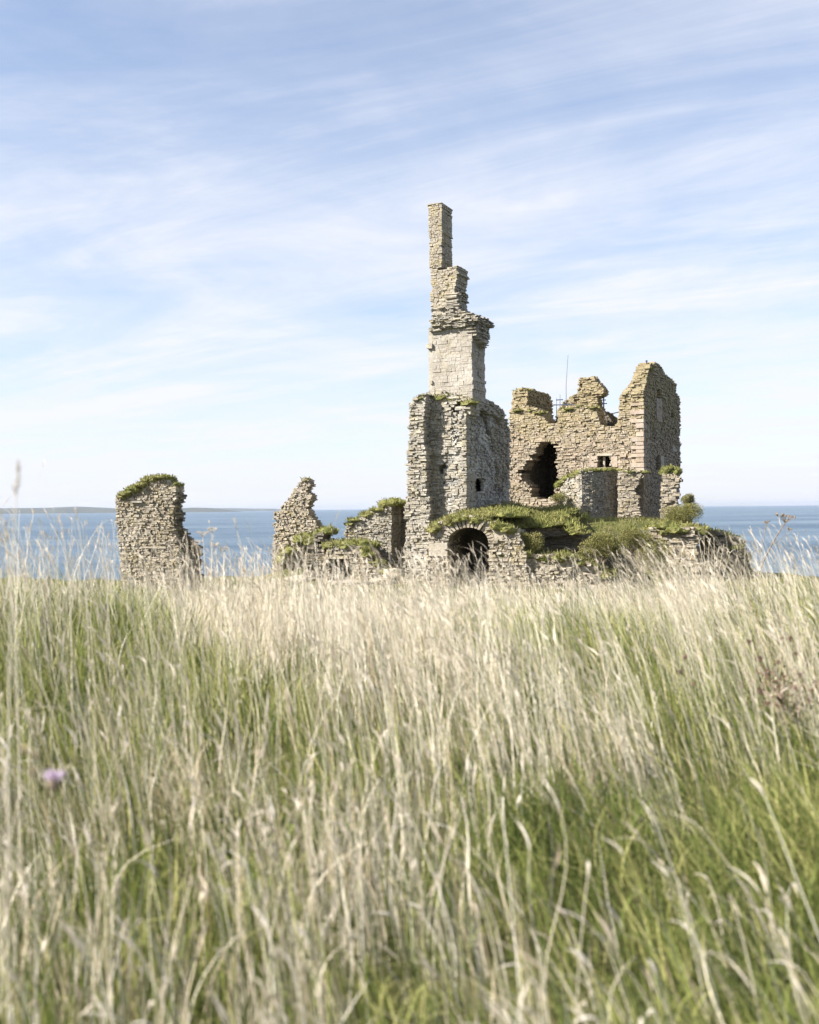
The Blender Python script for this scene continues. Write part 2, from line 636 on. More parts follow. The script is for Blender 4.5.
def np_mesh(name, v, f, mat, tint=None, smooth=False, extra=None):
    me = bpy.data.meshes.new(name)
    nv, nf, k = len(v), len(f), f.shape[1]
    me.vertices.add(nv)
    me.vertices.foreach_set('co', np.ascontiguousarray(v, dtype=np.float32).ravel())
    me.loops.add(nf * k)
    me.loops.foreach_set('vertex_index', np.ascontiguousarray(f, dtype=np.int32).ravel())
    me.polygons.add(nf)
    me.polygons.foreach_set('loop_start', np.arange(0, nf * k, k, dtype=np.int32))
    if smooth:
        me.polygons.foreach_set('use_smooth', np.ones(nf, dtype=bool))
    if tint is not None:
        a = me.attributes.new('tint', 'FLOAT', 'POINT')
        a.data.foreach_set('value', tint.astype(np.float32))
    me.update(calc_edges=True)
    me.materials.append(mat)
    o = bpy.data.objects.new(name, me)
    COL.objects.link(o)
    return o


make_ground()

# ------------------------------------------------------------------ sea
def make_sea():
    rs = np.array([60, 150, 300, 600, 1200, 2500, 5000, 10000, 20000, 45000.])
    n = 96
    an = np.linspace(0, 2 * np.pi, n, endpoint=False)
    v = [(0, 0, -15)]
    for r in rs:
        v += [(r * math.cos(a), r * math.sin(a), -15) for a in an]
    mb = MB()
    mb.v = [Vector(q) for q in v]; mb.t = [.5] * len(v)
    for j in range(n):
        mb.f.append((0, 1 + j, 1 + (j + 1) % n))
    for k in range(len(rs) - 1):
        for j in range(n):
            a = 1 + k * n + j; b = 1 + k * n + (j + 1) % n
            mb.f.append((a, a + n, b + n, b))
    m, nt, p, out = nodes('sea_water')
    geo = add(nt, 'ShaderNodeTexCoord').outputs['Object']
    mp = add(nt, 'ShaderNodeMapping'); mp.inputs['Scale'].default_value = (.35, 1, 1); mp.inputs['Rotation'].default_value = (0, 0, R(12))
    nt.links.new(geo, mp.inputs[0])
    big = noise_tex(nt, mp.outputs[0], .007, 11, .74)
    c = ramp(nt, big, [(.40, (.035, .075, .12)), (.62, (.12, .17, .215))])  # pale streaks in the colour imitate light on the ripples
    nt.links.new(c, p.inputs['Base Color'])
    p.inputs['Roughness'].default_value = .32
    p.inputs['IOR'].default_value = 1.33
    p.inputs['Specular IOR Level'].default_value = .35
    hsum = add(nt, 'ShaderNodeMath', op='ADD')
    mu = add(nt, 'ShaderNodeMath', op='MULTIPLY', ins={1: .5})
    nt.links.new(noise_tex(nt, mp.outputs[0], .22, 5, .65), hsum.inputs[0])
    nt.links.new(noise_tex(nt, mp.outputs[0], 1.3, 3, .6), mu.inputs[0]); nt.links.new(mu.outputs[0], hsum.inputs[1])
    b = add(nt, 'ShaderNodeBump', ins={'Strength': 1.0, 'Distance': 1.8})
    nt.links.new(hsum.outputs[0], b.inputs['Height']); nt.links.new(b.outputs[0], p.inputs['Normal'])
    o = mb.build('sea', m, None, True)
    tag(o, kind='structure')


make_sea()


def make_hills(name, Y, pts, depth, mat):
    """far low coast: ridge profile (x, height) at distance Y, a solid heightfield"""
    n, m = 120, 9
    x = np.linspace(pts[0][0], pts[-1][0], n)
    h = np.interp(x, [q[0] for q in pts], [q[1] for q in pts])
    v, t = [], []
    for j in range(m):
        s = j / (m - 1)
        prof = math.sin(math.pi * s) ** .7
        hh = h * prof * (1 + .12 * (fbm(x / 300 + j, x * 0 + j * .7, 3) - .5))
        for i in range(n):
            v.append((x[i], Y + depth * s + 150 * math.sin(x[i] / 700), -16 + hh[i] + 0.0))
    idx = np.arange(n * m).reshape(m, n)
    f = np.stack([idx[:-1, :-1], idx[:-1, 1:], idx[1:, 1:], idx[1:, :-1]], -1).reshape(-1, 4)
    o = np_mesh(name, np.array(v), f, mat, np.full(n * m, .5), True)
    tag(o, kind='structure')


hm, hnt, hp, _ = nodes('far_moorland')
hco = add(hnt, 'ShaderNodeTexCoord').outputs['Object']
hnt.links.new(ramp(hnt, noise_tex(hnt, hco, .004, 5, .6), [(.35, (.03, .04, .03)), (.65, (.065, .068, .05))]), hp.inputs['Base Color'])
hp.inputs['Roughness'].default_value = 1
make_hills('hills', 9000, [(-6500, 40), (-5200, 60), (-3600, 56), (-3300, 66), (-2900, 44), (-2600, 34), (-2400, 36), (-2100, 44), (-1900, 38), (-1800, 18), (-1700, 2)], 1500, hm)
make_hills('hills', 15500, [(-5000, 60), (-3000, 50), (-2600, 40), (-2300, 34), (-2100, 15), (-1900, 2)], 2500, hm)

# ------------------------------------------------------------------ castle: chimney tower
TY = 25
F = plane_px(466, 52.0, TY)                       # plane of the tower front, through its right corner
o = F.pt(-1.6, 1.2, 0)
tower = thing('ruined_tower', (o.x, o.y, -2.2), 'tallest broken grey stone tower, a slender stepped chimney rising from its top', 'ruined tower')
# left spur of wall that runs towards the viewer
rib = F.back(-.75)
masonry(rib, [(411, 404), (413, 399), (419, 394), (424, 393), (424, 447), (426, 449), (427, 494), (430, 497), (431, 535), (434, 582), (401, 582), (403, 545), (405, 505), (407, 470), (409, 436), (410, 415)],
        1.9, 'buttress', GREY, tower, 11, rag=(.10, .05), prot=.07, miss=.06)
# set-back front between spur and corner, with its ragged cracks
masonry(F, [(426, 392), (440, 391), (455, 395), (470, 399), (472, 412), (466, 417), (466, 470), (467, 521), (426, 530)], 1.3, 'front_wall', GREY, tower, 12,
        hc=(.10, .3), prot=.06, rag=(.03, .03), fd=.5, miss=.04, ragh=.10,
        holes=[[(455, 404), (462, 400), (468, 404), (462, 409), (458, 418), (456, 427), (460, 431), (458, 442), (455, 449), (452, 446), (455, 436), (452, 425), (453, 412)],
               [(449, 452), (456, 450), (460, 456), (452, 466), (446, 470), (440, 474), (443, 465)],
               [(444, 482), (460, 477), (462, 481), (455, 485), (445, 487)], [(447, 497), (456, 493), (458, 498), (449, 503)]])
masonry(F.back(-.16), [(459, 412), (463, 409), (466.6, 412), (466.6, 470), (466.8, 524), (452, 526), (455, 508), (460, 500), (457, 490), (461, 484), (459, 470), (455, 462), (460, 452), (462, 436), (458, 428)], .5, 'quoin_strip', GREY, tower, 16, rag=(.14, .02), prot=.06)
# shaded flank, running back from the corner
q = F.pt(0, .02, 0)
S = Plane((q.x, q.y), TY - 90)
flank = masonry(S, [(466, 416), (469, 408), (474, 402), (480, 404), (487, 401), (493, 405), (500, 408), (503, 416), (508, 424), (511, 436), (509, 446), (511, 462), (508, 470), (511, 486), (509, 505), (509, 520), (466, 524)],
                1.2, 'side_wall', FLANK, tower, 13, prot=.07, rag=(.02, .12), fd=.16, miss=.04,
                holes=[[(474.5, 492), (474.5, 481), (476.5, 478), (480, 477.5), (483, 481), (483.5, 492)],
                       [(473, 416), (477, 411), (484, 415), (489, 424), (490, 436), (486, 434), (481, 424)]],
                back_holes=[[(473, 494), (473, 476), (497, 476), (497, 494)]])
masonry(F.back(1.2), [(-3.2, -2.4), (-1.5, -2.4), (-1.5, 6.6), (-2.0, 6.9), (-3.1, 6.7)], 3.7, 'added_rear_wall', INNER_SHADE, tower, 17, in_uz=True)  # solid block added to keep sun out of the flank window
masonry(F.back(4.0), [(-1.9, -2.4), (-.15, -2.4), (-.2, 5.6), (-1.0, 6.6), (-1.9, 6.6)], .9, 'added_rear_wall', INNER_SHADE, tower, 18, in_uz=True)  # closing wall added behind the flank to block the same light
# ragged crown of the flank sticking out over the hollow
masonry(S.back(-.28), [(468, 409), (474, 401), (487, 399), (498, 405), (504, 411), (508, 424), (502, 424), (497, 416), (488, 413), (478, 409)], .9, 'corbel', GREY, tower, 14, prot=.10, rag=(.1, .14), hc=(.08, .2), ls=(.3, .9))
masonry(S.back(-.12), [(491, 430), (503, 420), (510, 432), (508, 447), (510, 470), (507, 490), (496, 488), (498, 470), (494, 450)], .8, 'pier', GREY, tower, 15, prot=.09, rag=(.12, .12))
# dark filler added inside the tower so its openings read as shade
fill(F, [(-2.6, -2.3), (-1.45, -2.3), (-1.45, 6.9), (-2.6, 6.9)], 1.1, 4.4, 'shade_infill', INNER_SHADE, tower)
# window surround
slab(S, (476.2, 491.5), (482, 493), -.05, .25, 'window_sill', PALEST, flank, 3)
# chimney shaft on the tower
C0 = F.back(.35)
shaft = masonry(C0, [(432, 398), (432, 333), (437, 329), (471.5, 323.5), (472.5, 402)], 1.95, 'chimney_shaft', SMOOTH, tower, 21, hc=(.22, .42), ls=(.35, .9), prot=.009, rag=(.025, .03), miss=.008, gap=.005, joint=.015, jit=.006, ledge=.01)
slab(C0, (428.3, 393), (431.9, 331), .05, .6, 'corner_strip', SMOOTH, shaft, 5, .7)
slab(C0, (427.2, 349), (433, 344), -.14, .5, 'bracket', GREY, shaft, 6, .4)
slab(C0, (430.5, 384), (433, 380.5), -.10, .3, 'bracket', GREY, shaft, 7, .4)
# ragged corbelled ledge round the shaft
masonry(C0.back(-.2), [(428, 331.5), (428.5, 327), (473, 320), (474, 324.5)], 2.3, 'cornice', GREY, tower, 22, hc=(.10, .16), ls=(.3, .8), prot=.05, rag=(.06, .06), ledge=.15)
masonry(C0.back(-.28), [(427.5, 326.5), (428.5, 321), (434, 318), (470, 312.5), (475, 315), (475, 320)], 2.5, 'cornice', GREY, tower, 23, hc=(.07, .15), ls=(.3, .9), prot=.09, rag=(.12, .12), ledge=.18)
masonry(C0.back(-.05), [(430.5, 320), (430.5, 309), (454, 306), (457, 310), (463, 311.5), (469, 314), (471, 318)], 1.9, 'chimney_base', GREY, tower, 24, hc=(.1, .2), prot=.06, rag=(.03, .1), ledge=.1)
# broken corbels hanging on the right side of the shaft
SR = Plane(tuple(C0.pt(C0.uz(471.8, 340)[0], 0, 0))[:2], TY - 90)
masonry(SR.back(-.30), [(475.5, 330), (477, 321), (484, 320.5), (488, 327), (489.3, 337), (486.5, 347), (484, 350), (481, 343), (478, 337)], .6, 'corbel', GREY, tower, 25, hc=(.08, .17), prot=.1, rag=(.12, .14))
slab(SR.back(-.5), (484, 342.5), (488.5, 340.8), 0, .8, 'corbel', GREY, tower, 8, .3)
# middle stage and top stack
C1 = C0.back(.1)
masonry(C1, [(431, 312), (430, 284), (429.5, 268), (441, 270), (456.5, 265), (457, 280), (456, 290), (457, 297), (455.5, 310)], 1.55, 'chimney_stage', STACK, tower, 26, hc=(.1, .24), ls=(.2, .6), prot=.02, rag=(.05, .10), miss=.03, jit=.012, joint=.04, ledge=.03, gap=.011)
SR1 = Plane(tuple(C1.pt(C1.uz(456.5, 280)[0], 0, 0))[:2], TY - 90)
masonry(SR1.back(-.1), [(457, 308), (458, 293), (463, 292), (468, 293.5), (466, 299), (467.5, 303), (465, 309), (471, 313), (472, 317), (458, 317)], .7, 'corbel', GREY, tower, 27, hc=(.08, .16), prot=.1, rag=(.1, .14))
stk = masonry(C1, [(429.2, 268), (428, 204.5), (441.6, 202.6), (442, 267)], 1.45, 'chimney_stack', STACK, tower, 28, hc=(.1, .2), ls=(.2, .5), prot=.016, rag=(.022, .028), miss=.02, jit=.01, joint=.04, ledge=.02, gap=.011)
slab(C1, (427.6, 205.4), (442, 202.2), -.04, 1.5, 'coping', STACK, stk, 9, .3)
turf(tower, 'turf', turf_on(C0.back(-.3), [(431, 396), (440, 396), (452, 398), (463, 401), (470, 402)], .8, .42, .24) + turf_on(rib, [(413, 400), (422, 395)], 1.2, .3, .08), 75, seed=4)

# ------------------------------------------------------------------ vaulted entrance at the tower's foot
E0 = plane_px(468, 49.4, 17)
o = E0.pt(0, 1, 0)
vault = thing('vaulted_entrance', (o.x, o.y, -2.3), 'low stone vault with dark arched doorway and grassy roof below the tallest tower', 'vault')
ci = E0.uz(468.3, 541)
ri = E0.uz(488.2, 541)[0] - ci[0]
rz = E0.uz(468.3, 527.5)[1] - ci[1]
hole = [(ci[0] - ri, -2.6)] + [(ci[0] - ri * math.cos(math.pi * k / 14), ci[1] + rz * math.sin(math.pi * k / 14)) for k in range(15)] + [(ci[0] + ri, -2.6)]
ext = [(ci[0] + (ri + .03) * (-math.cos(math.pi * k / 14)), ci[1] + (rz + .42) * math.sin(math.pi * k / 14)) for k in range(15)]
hole_big = [(ci[0] - ri, -2.6)] + ext + [(ci[0] + ri, -2.6)]
outl = [E0.uz(*p) for p in [(425, 586), (426, 545), (429, 529), (440, 521), (455, 517), (470, 515), (486, 517), (497, 523), (509, 527), (519, 531), (524, 545), (530, 586)]]
masonry(E0, outl, 3.6, 'front_wall', TAN, vault, 31, hc=(.12, .3), ls=(.2, .6), prot=.06, in_uz=True, holes=[hole_big], through=True, fd=1.0, miss=.04, ragh=.02, fine=.5)
# fan of thin voussoirs
vm = MB(); rnd = random.Random(5)
NV = 17
for k in range(NV):
    a0 = math.pi * (k + .16) / NV; a1 = math.pi * (k + .84) / NV
    L = .40 + rnd.uniform(-.09, .12)
    pr = rnd.gauss(-.045, .045)
    pts = []
    for rr in (0, L):
        for vv in (pr, .9):
            for a in (a0, a1):
                pts.append(E0.pt(ci[0] - (ri + rr) * math.cos(a), vv, ci[1] + (rz + rr) * math.sin(a)))
    vm.box8(pts, min(1, max(0, rnd.gauss(.42, .2))))
vm.build('arch', TAN, vault)
# big pale lintel-like slab left of the arch, and the passage behind
slab(E0, (429, 556), (447.5, 543), -.07, .5, 'pale_block', PALEST, vault, 12, .6)
slab(E0, (493, 541), (507, 530), -.04, .4, 'pale_block', PALEST, vault, 13, .3)
pas = MB()
u0, u1 = ci[0] - ri, ci[0] + ri
prof = [(u0, -2.6)] + [(ci[0] - ri * math.cos(math.pi * k / 10), ci[1] + rz * math.sin(math.pi * k / 10)) for k in range(11)] + [(u1, -2.6)]
for v in (.9, 4.4):
    for k, (u, z) in enumerate(prof):
        pas.v.append(E0.pt(u, v, z)); pas.t.append(.3)
n = len(prof)
for k in range(n - 1):
    pas.f.append((k, k + 1, n + k + 1, n + k))
pas.f.append(tuple(range(n, 2 * n)))
pas.build('passage', INNER_SHADE, vault)
# grassy roof, overhanging on the right
lm = []
rnd = random.Random(8)
for k in range(95):
    t = rnd.random()
    px = 431 + 82 * t
    top = np.interp(px, [430, 444, 465, 487, 515], [528, 519, 513, 512, 513])
    u, z = E0.uz(px, top)
    v = rnd.uniform(.1, 3.8)
    lm.append((E0.pt(u, v, z - .20 + v * .05 + rnd.gauss(0, .05)), (rnd.uniform(.3, .6), rnd.uniform(.3, .6), rnd.uniform(.10, .2))))
for k in range(26):
    px = rnd.choice([rnd.uniform(431, 452), rnd.uniform(452, 486), rnd.uniform(484, 522)])
    top = np.interp(px, [430, 444, 465, 487, 500, 522], [529, 521, 516, 517, 525, 531])
    u, z = E0.uz(px, top)
    lm.append((E0.pt(u, rnd.uniform(-.12, .2), z - rnd.uniform(.05, .22)), (rnd.uniform(.2, .4), .22, rnd.uniform(.12, .25))))
turf(vault, 'turf', lm, 80, (.10, .30), .024, 6)

# ledge of bedded rock right of the vault, under overhanging turf
L0 = plane_px(540, 50.6, 12)
o = L0.pt(0, 1, 0)
ledge = thing('rock_ledge', (o.x, o.y, -2.3), 'dark layered rock ledge under an overhanging lip of turf, right of the arched doorway', 'rock ledge')
masonry(L0.back(.9), [(505, 585), (506, 537), (513, 531), (530, 530), (548, 531), (566, 529), (580, 532), (600, 540), (612, 585)], 3.0, 'rock_face', ROCK, ledge, 33, hc=(.08, .35), ls=(.5, 1.7), prot=.16, miss=.06, ledge=.2)
masonry(L0.back(.15), [(507, 541), (510, 529), (524, 527), (545, 529), (567, 525), (576, 529), (573, 535), (548, 537), (528, 536), (516, 540)], 2.6, 'rock_lip', ROCK, ledge, 34, hc=(.07, .16), ls=(.5, 1.4), prot=.14, rag=(.2, .2), ledge=.2)
lm = []
for k in range(120):
    px = rnd.uniform(500, 580)
    v = rnd.uniform(-.25, 4.6)
    top = np.interp(px, [500, 520, 545, 562, 580], [521, 521, 522, 521, 528])
    u, z = L0.uz(px, top)
    lm.append((L0.pt(u, v, z - .2 + v * .17 + rnd.gauss(0, .06)), (rnd.uniform(.3, .65), rnd.uniform(.3, .6), rnd.uniform(.10, .22))))
turf(ledge, 'turf', lm, 70, (.10, .32), .03, 7)

L1 = plane_px(540, 48.7, 10)
masonry(L1, [(497, 592), (503, 556), (508, 549), (517, 547), (524, 551), (531, 556), (540, 553), (549, 556), (556, 552), (566, 555), (574, 560), (586, 561), (596, 566), (606, 576), (612, 592)], 1.6, 'broken_wall', TAN, ledge, 35, hc=(.12, .4), ls=(.2, .8), prot=.14, rag=(.15, .15), miss=.08, ledge=.15, jit=.05)
lm = []
for k in range(46):
    px = rnd.uniform(500, 610); v = rnd.uniform(-.1, 1.8)
    u, z = L1.uz(px, np.interp(px, [500, 508, 517, 531, 549, 566, 586, 610], [556, 549, 547, 556, 555, 555, 561, 576]))
    lm.append((L1.pt(u, v, z - .16 + rnd.gauss(0, .08)), (rnd.uniform(.2, .5), rnd.uniform(.2, .45), rnd.uniform(.12, .28))))
turf(ledge, 'turf', lm, 65, (.12, .36), .026, 71)

# ------------------------------------------------------------------ castle: roofless house on the right
HY = 28
Hc = plane_px(643.5, 61.5, HY)
o = Hc.pt(-4, 3, 0)
house = thing('tower_house', (o.x, o.y, .6), 'roofless stone house ruin with a jagged dark breach and a tall gabled corner', 'ruined house')
breach = [(518, 472), (524, 467), (530, 459), (535, 451), (540, 443), (553, 441.5), (556, 447), (557, 460), (557.5, 482), (554, 497), (543, 499), (532, 497), (528, 483), (523, 479)]
masonry(Hc, [(506, 528), (507.5, 480), (509, 440), (508.5, 412), (512, 405), (520, 404), (533, 407), (543, 411), (546, 421), (551, 424.5), (556, 424), (558, 412), (567, 406), (579, 403.5), (590, 405), (596.5, 408), (600, 424), (608, 427), (617, 424), (618.4, 412), (618.2, 396), (622, 390), (627, 387), (632, 380), (638, 376), (642, 368), (647, 365), (651.5, 363), (648.5, 374), (645, 386), (644, 397), (643.6, 440), (643.6, 470), (644, 530)],
        1.5, 'front_wall', WARM, house, 41, hc=(.1, .27), prot=.045, rag=(.06, .03), holes=[breach, [(597.4, 467.3), (597.4, 456), (611.4, 456), (611.4, 467.3)]], through=True, miss=.03, ragh=.09)
QS = Plane(tuple(Hc.pt(0, .02, 0))[:2], HY - 90)
masonry(QS, [(644, 396), (648, 375), (653, 363.5), (656, 362), (660, 364.5), (664, 371), (668, 377), (672, 379), (676.5, 384), (676, 391), (680.5, 399), (681, 420), (680, 436), (681, 455), (679.5, 470), (679.5, 528), (643, 530)],
        1.0, 'side_wall', WARM, house, 42, prot=.06, rag=(.02, .14), fd=.7, miss=.05, through=True,
        holes=[[(656.5, 399), (656.5, 390), (660, 388.5), (661, 398)], [(655.5, 470), (655.5, 456), (659.5, 455), (660, 470)], [(671, 413), (674, 412), (674, 418), (671, 418)]])
slab(QS, (656.3, 421), (661.5, 400), -.05, .3, 'blocked_window', RED, house, 14, .4)
slab(QS, (672, 451), (676, 447), -.05, .3, 'dressed_block', PALEST, house, 15, .6)
slab(QS, (660.4, 470), (663.5, 456), -.05, .3, 'window_jamb', PALEST, house, 16, .4)
# quoins of red sandstone at the corner
qm = MB(); rnd = random.Random(12)
py = 398
k = 0
while py < 468:
    hpx = rnd.uniform(3.2, 5.5)
    u, za = Hc.uz(643.6, py + hpx); _, zb = Hc.uz(643.6, py)
    L = .75 if k % 2 else .42
    pts = [Hc.pt(uu + rnd.uniform(-.015, .015), vv, zz) for zz in (za + .02, zb - .02) for vv in (-.075 + rnd.gauss(0, .012), .4 if k % 2 else .8) for uu in (-L, .065 + rnd.gauss(0, .012))]
    if rnd.random() < .8: qm.box8(pts, rnd.random())
    py += hpx; k += 1
qm.build('quoins', RED, house)
# small square window with lintel and jambs
Wn = Hc
win = slab(Wn, (602.0, 467.4), (603.6, 456), .25, .4, 'window', PALEST, house, 21, .5)
slab(Wn, (597, 456), (612.5, 453.3), -.06, .5, 'lintel', PALEST, win, 17, .4)
slab(Wn, (589.5, 467), (597.3, 456.2), -.04, .5, 'window_jamb', RED, win, 18, .5)
slab(Wn, (611.4, 467), (617.5, 456.2), -.04, .5, 'window_jamb', RED, win, 19, .6)
# left corner block with its own return face, higher than the front wall
TB = Hc.back(.5)
masonry(TB, [(511, 414), (511, 404), (513.5, 392), (518, 388.5), (524, 387.5), (526, 389), (526.5, 420)], 1.6, 'corner_turret', WARM, house, 43, hc=(.08, .22), prot=.08, rag=(.1, .08), miss=.05)
TS = Plane(tuple(TB.pt(TB.uz(526, 400)[0], .15, 0))[:2], HY - 90)
masonry(TS, [(526, 424), (527, 390), (533, 388.5), (541, 392), (549, 393.5), (552, 400), (552.5, 409), (554, 416), (555, 424)], 1.0, 'turret_wall', WARM, house, 44, hc=(.08, .22), prot=.08, rag=(.08, .1))
# rear gable with the stump of a chimney
GB = Hc.back(6.5)
masonry(GB, [(552, 430), (556, 411), (561, 405), (563, 401), (567, 400), (569, 396), (573, 395), (577.2, 393), (577.5, 379), (583, 376.5), (586, 378), (590, 375.5), (594, 376), (596, 382), (600, 385), (603.5, 389), (603, 394), (597, 397), (597, 404), (604, 412), (616, 424), (620, 430)], 1.2, 'rear_gable', WARM, house, 45, prot=.07, rag=(.05, .06), hc=(.09, .22), miss=.05,
        holes=[[(579, 384), (580.5, 380), (582, 384), (581, 389), (579, 389)]])
# inside: rear wall and slab added to keep the breach dark; jagged stub behind the dip
masonry(Hc.back(5.6), [(505, 528), (510, 430), (620, 432), (640, 528)], .7, 'added_rear_wall', INNER_SHADE, house, 46)
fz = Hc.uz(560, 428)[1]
fill(Hc, [(-8.9, fz - .35), (-.5, fz - .35), (-.5, fz), (-8.9, fz)], 1.3, 5.7, 'shade_slab', INNER_SHADE, house)  # unseen slab added over the room to shut out light from above
masonry(Plane(tuple(Hc.pt(-8.9, 0, 0))[:2], HY + 90), [(-6.2, .3), (-.6, .3), (-.6, fz + .2), (-6.2, fz + .4)], .8, 'left_wall', INNER_SHADE, house, 47, in_uz=True)
masonry(Hc.back(2.5), [(598, 430), (599, 411), (604, 411), (609, 416), (615, 424), (617, 430)], 2.0, 'wall_stub', INNER_SHADE, house, 48)
for k, lm in enumerate([turf_on(Hc, [(511, 412), (522, 409), (541, 413)], 1.0, .35, .13), turf_on(TB, [(514, 391), (526, 389)], 2.0, .3, .1),
                        turf_on(Hc, [(560, 411), (578, 406), (594, 408)], 1.0, .35, .10), turf_on(Hc, [(642, 371), (652, 365)], 1.2, .25, .08)]):
    turf(house, 'turf', lm, 60, seed=90 + k)
# iron spike on the highest point
sp = MB(); p0 = QS.pt(*[QS.uz(652.8, 366)[0], .4, QS.uz(652.8, 366)[1]])
sp.tube([p0, p0 + Vector((0, 0, .36))], .035, .03, 6); sp.tube([p0 + Vector((0, 0, .30)), p0 + Vector((0, 0, .40))], .07, .05, 6)
sp.build('iron_spike', IRON, house)

# lower walls standing in front of the house
BY = 57.2
bw = plane_px(640, 60.4, 20)
o = bw.pt(-.6, .3, 0)
low = thing('low_wall', (o.x, o.y, .5), 'low tan wall with jagged broken right edge at the foot of the gabled corner', 'ruined wall')
masonry(bw, [(617, 530), (618, 471), (628, 469.5), (641, 471), (642, 474), (638, 480), (639, 484), (634, 490), (636, 495), (640, 497), (637, 503), (640, 512), (639, 530)], .8, 'wall', TAN, low, 51, rag=(.03, .08), prot=.04)
turf(low, 'turf', turf_on(bw, [(620, 471), (645, 472)], .9, .35, .09), 60, (.06, .14), seed=11)
cw = plane_px(582, 60.8, -33)
o = cw.pt(1, .5, 0)
curved = thing('curved_wall', (o.x, o.y, .5), 'low grey rounded turret stump with a turf-capped left shoulder, under the small square window', 'ruined wall')
# a rounded plan: five short facets
prev = None
cen = at(601, 500, 59.3)
facets = [(560, 50), (568, 34), (582, -6), (592, -24), (603, -32), (619, -36)]
tops = {560: 485, 568: 477, 582: 470.5, 592: 469.5, 603: 469, 619: 468.5}
depths = {560: 62.6, 568: 61.6, 582: 60.8, 592: 60.9, 603: 61.3, 619: 62.0}
for (pa, _), (pb, _) in zip(facets[:-1], facets[1:]):
    a = at(pa, 507, depths[pa]); b = at(pb, 507, depths[pb])
    yaw = -math.degrees(math.atan2(b.y - a.y, b.x - a.x))
    fp = Plane((a.x, a.y), yaw)
    L = math.hypot(b.x - a.x, b.y - a.y)
    masonry(fp, [(-.02, .2), (L + .02, .2), (L + .02, at(pb, tops[pb], depths[pb]).z), (-.02, at(pa, tops[pa], depths[pa]).z)], .72, 'wall', GREY, curved, 52 + pa, rag=(.01, .01), in_uz=True, hc=(.08, .18), prot=.03, ls=(.2, .5))
lm = []
rnd = random.Random(3)
for k in range(26):
    px = rnd.uniform(560, 618)
    Yd = np.interp(px, sorted(depths), [depths[q] for q in sorted(depths)])
    tp = np.interp(px, sorted(tops), [tops[q] for q in sorted(tops)])
    c = at(px, tp, Yd + .35)
    lm.append((c - Vector((0, 0, .1)), (.4, .4, .2 if px < 585 else .1)))
turf(curved, 'turf', lm, 70, (.07, .18), seed=12)
st = plane_px(662, 60.2, 18)
o = st.pt(.5, .4, 0)
stub = thing('wall_pillar', (o.x, o.y, .5), 'narrow wall stump with a domed green turf cap at the right end of the house', 'wall stump')
masonry(st, [(660, 530), (661, 500), (661.5, 474), (664, 470), (670, 468), (676, 470), (679, 475), (678, 490), (677, 510), (677, 530)], .9, 'wall', TAN, stub, 58, rag=(.05, .12), prot=.07, hc=(.1, .3), miss=.05)
turf(stub, 'turf', turf_on(st, [(664, 472), (668, 468), (671, 467), (676, 471)], .8, .36, .30), 130, (.07, .15), seed=13)

# mast and scaffold behind the house
p = at(566, 408, 70)
mast = thing('mast', (p.x, p.y, p.z - .6), 'thin grey aerial mast rising behind the roofless house', 'mast')
m1 = MB(); m1.tube([p + Vector((0, 0, -.6)), p + Vector((0.02, 0, 1.7)), at(568, 355, 70)], .035, .018, 6); m1.build('pole', GALV, mast)
m1 = MB(); m1.tube([p + Vector((-.06, 0, .3)), p + Vector((.06, 0, .3))], .05, .05, 6); m1.build('clamp', IRON, mast)
YS = 70.5
p = at(603.5, 430, YS)
sca = thing('scaffold', (p.x, p.y, p.z), 'blue painted scaffold tubes propping the chimney stump of the rear gable', 'scaffold')
for px, a, b, nm in ((603.7, 430, 391, 'post'), (599, 430, 395, 'post'), (560, 420, 394.5, 'post'), (556.5, 420, 398, 'post')):
    mb = MB(); mb.tube([at(px, a, YS), at(px, b, YS)], .045 if px > 590 else .025, .045 if px > 590 else .02, 6); mb.build(nm, BLUEP if px > 590 else GALV, sca)
for (x0, y0, x1, y1) in ((594, 404, 607, 403.5), (594, 400, 606, 400), (556, 400, 563, 399.6), (553, 405, 600, 404), (598, 417, 619, 412)):
    mb = MB(); mb.tube([at(x0, y0, YS - .1), at(x1, y1, YS - .1)], .035, .035, 6); mb.build('rail', BLUEP if y0 < 410 else GALV, sca)

# ------------------------------------------------------------------ ruins on the left
A0 = plane_px(175, 49.5, 12)
o = A0.pt(-1.4, .7, 0)
frag = thing('tower_fragment', (o.x, o.y, -2.4), 'squat tan wall fragment with rounded grass top and ragged edge, alone at far left', 'ruined wall')
masonry(A0, [(121, 600), (119, 560), (117, 530), (115, 500), (114.2, 498), (118, 496), (125, 491), (134, 485), (144, 479), (153, 475), (162, 476), (169, 480), (176, 488), (176, 500), (174, 515), (174, 530), (178, 548), (182, 565), (184, 600)],
        1.0, 'wall', TAN, frag, 61, hc=(.08, .22), ls=(.15, .5), rag=(.04, .06), miss=.05, fd=.7, prot=.05, holes=[[(151, 557.5), (150.5, 550.5), (155, 550), (156, 557)]])
A1 = Plane(tuple(A0.pt(A0.uz(174, 530)[0], .25, 0))[:2], 12 - 58)
masonry(A1, [(174, 505), (177, 490), (183, 492), (185, 505), (184, 520), (184, 530), (189, 536), (196, 545), (201, 555), (201, 575), (203, 600), (174, 600)], .9, 'broken_side', ROCK, frag, 62, hc=(.07, .22), ls=(.3, .9), rag=(.03, .2), prot=.14, miss=.1, ledge=.2)
slab(A0, (141, 548.3), (166, 546.4), -.05, .4, 'lintel', PALEST, frag, 23, .3)
slab(A0, (143, 503), (132, 501), -.12, .3, 'ledge_stone', GREY, frag, 24, .2)
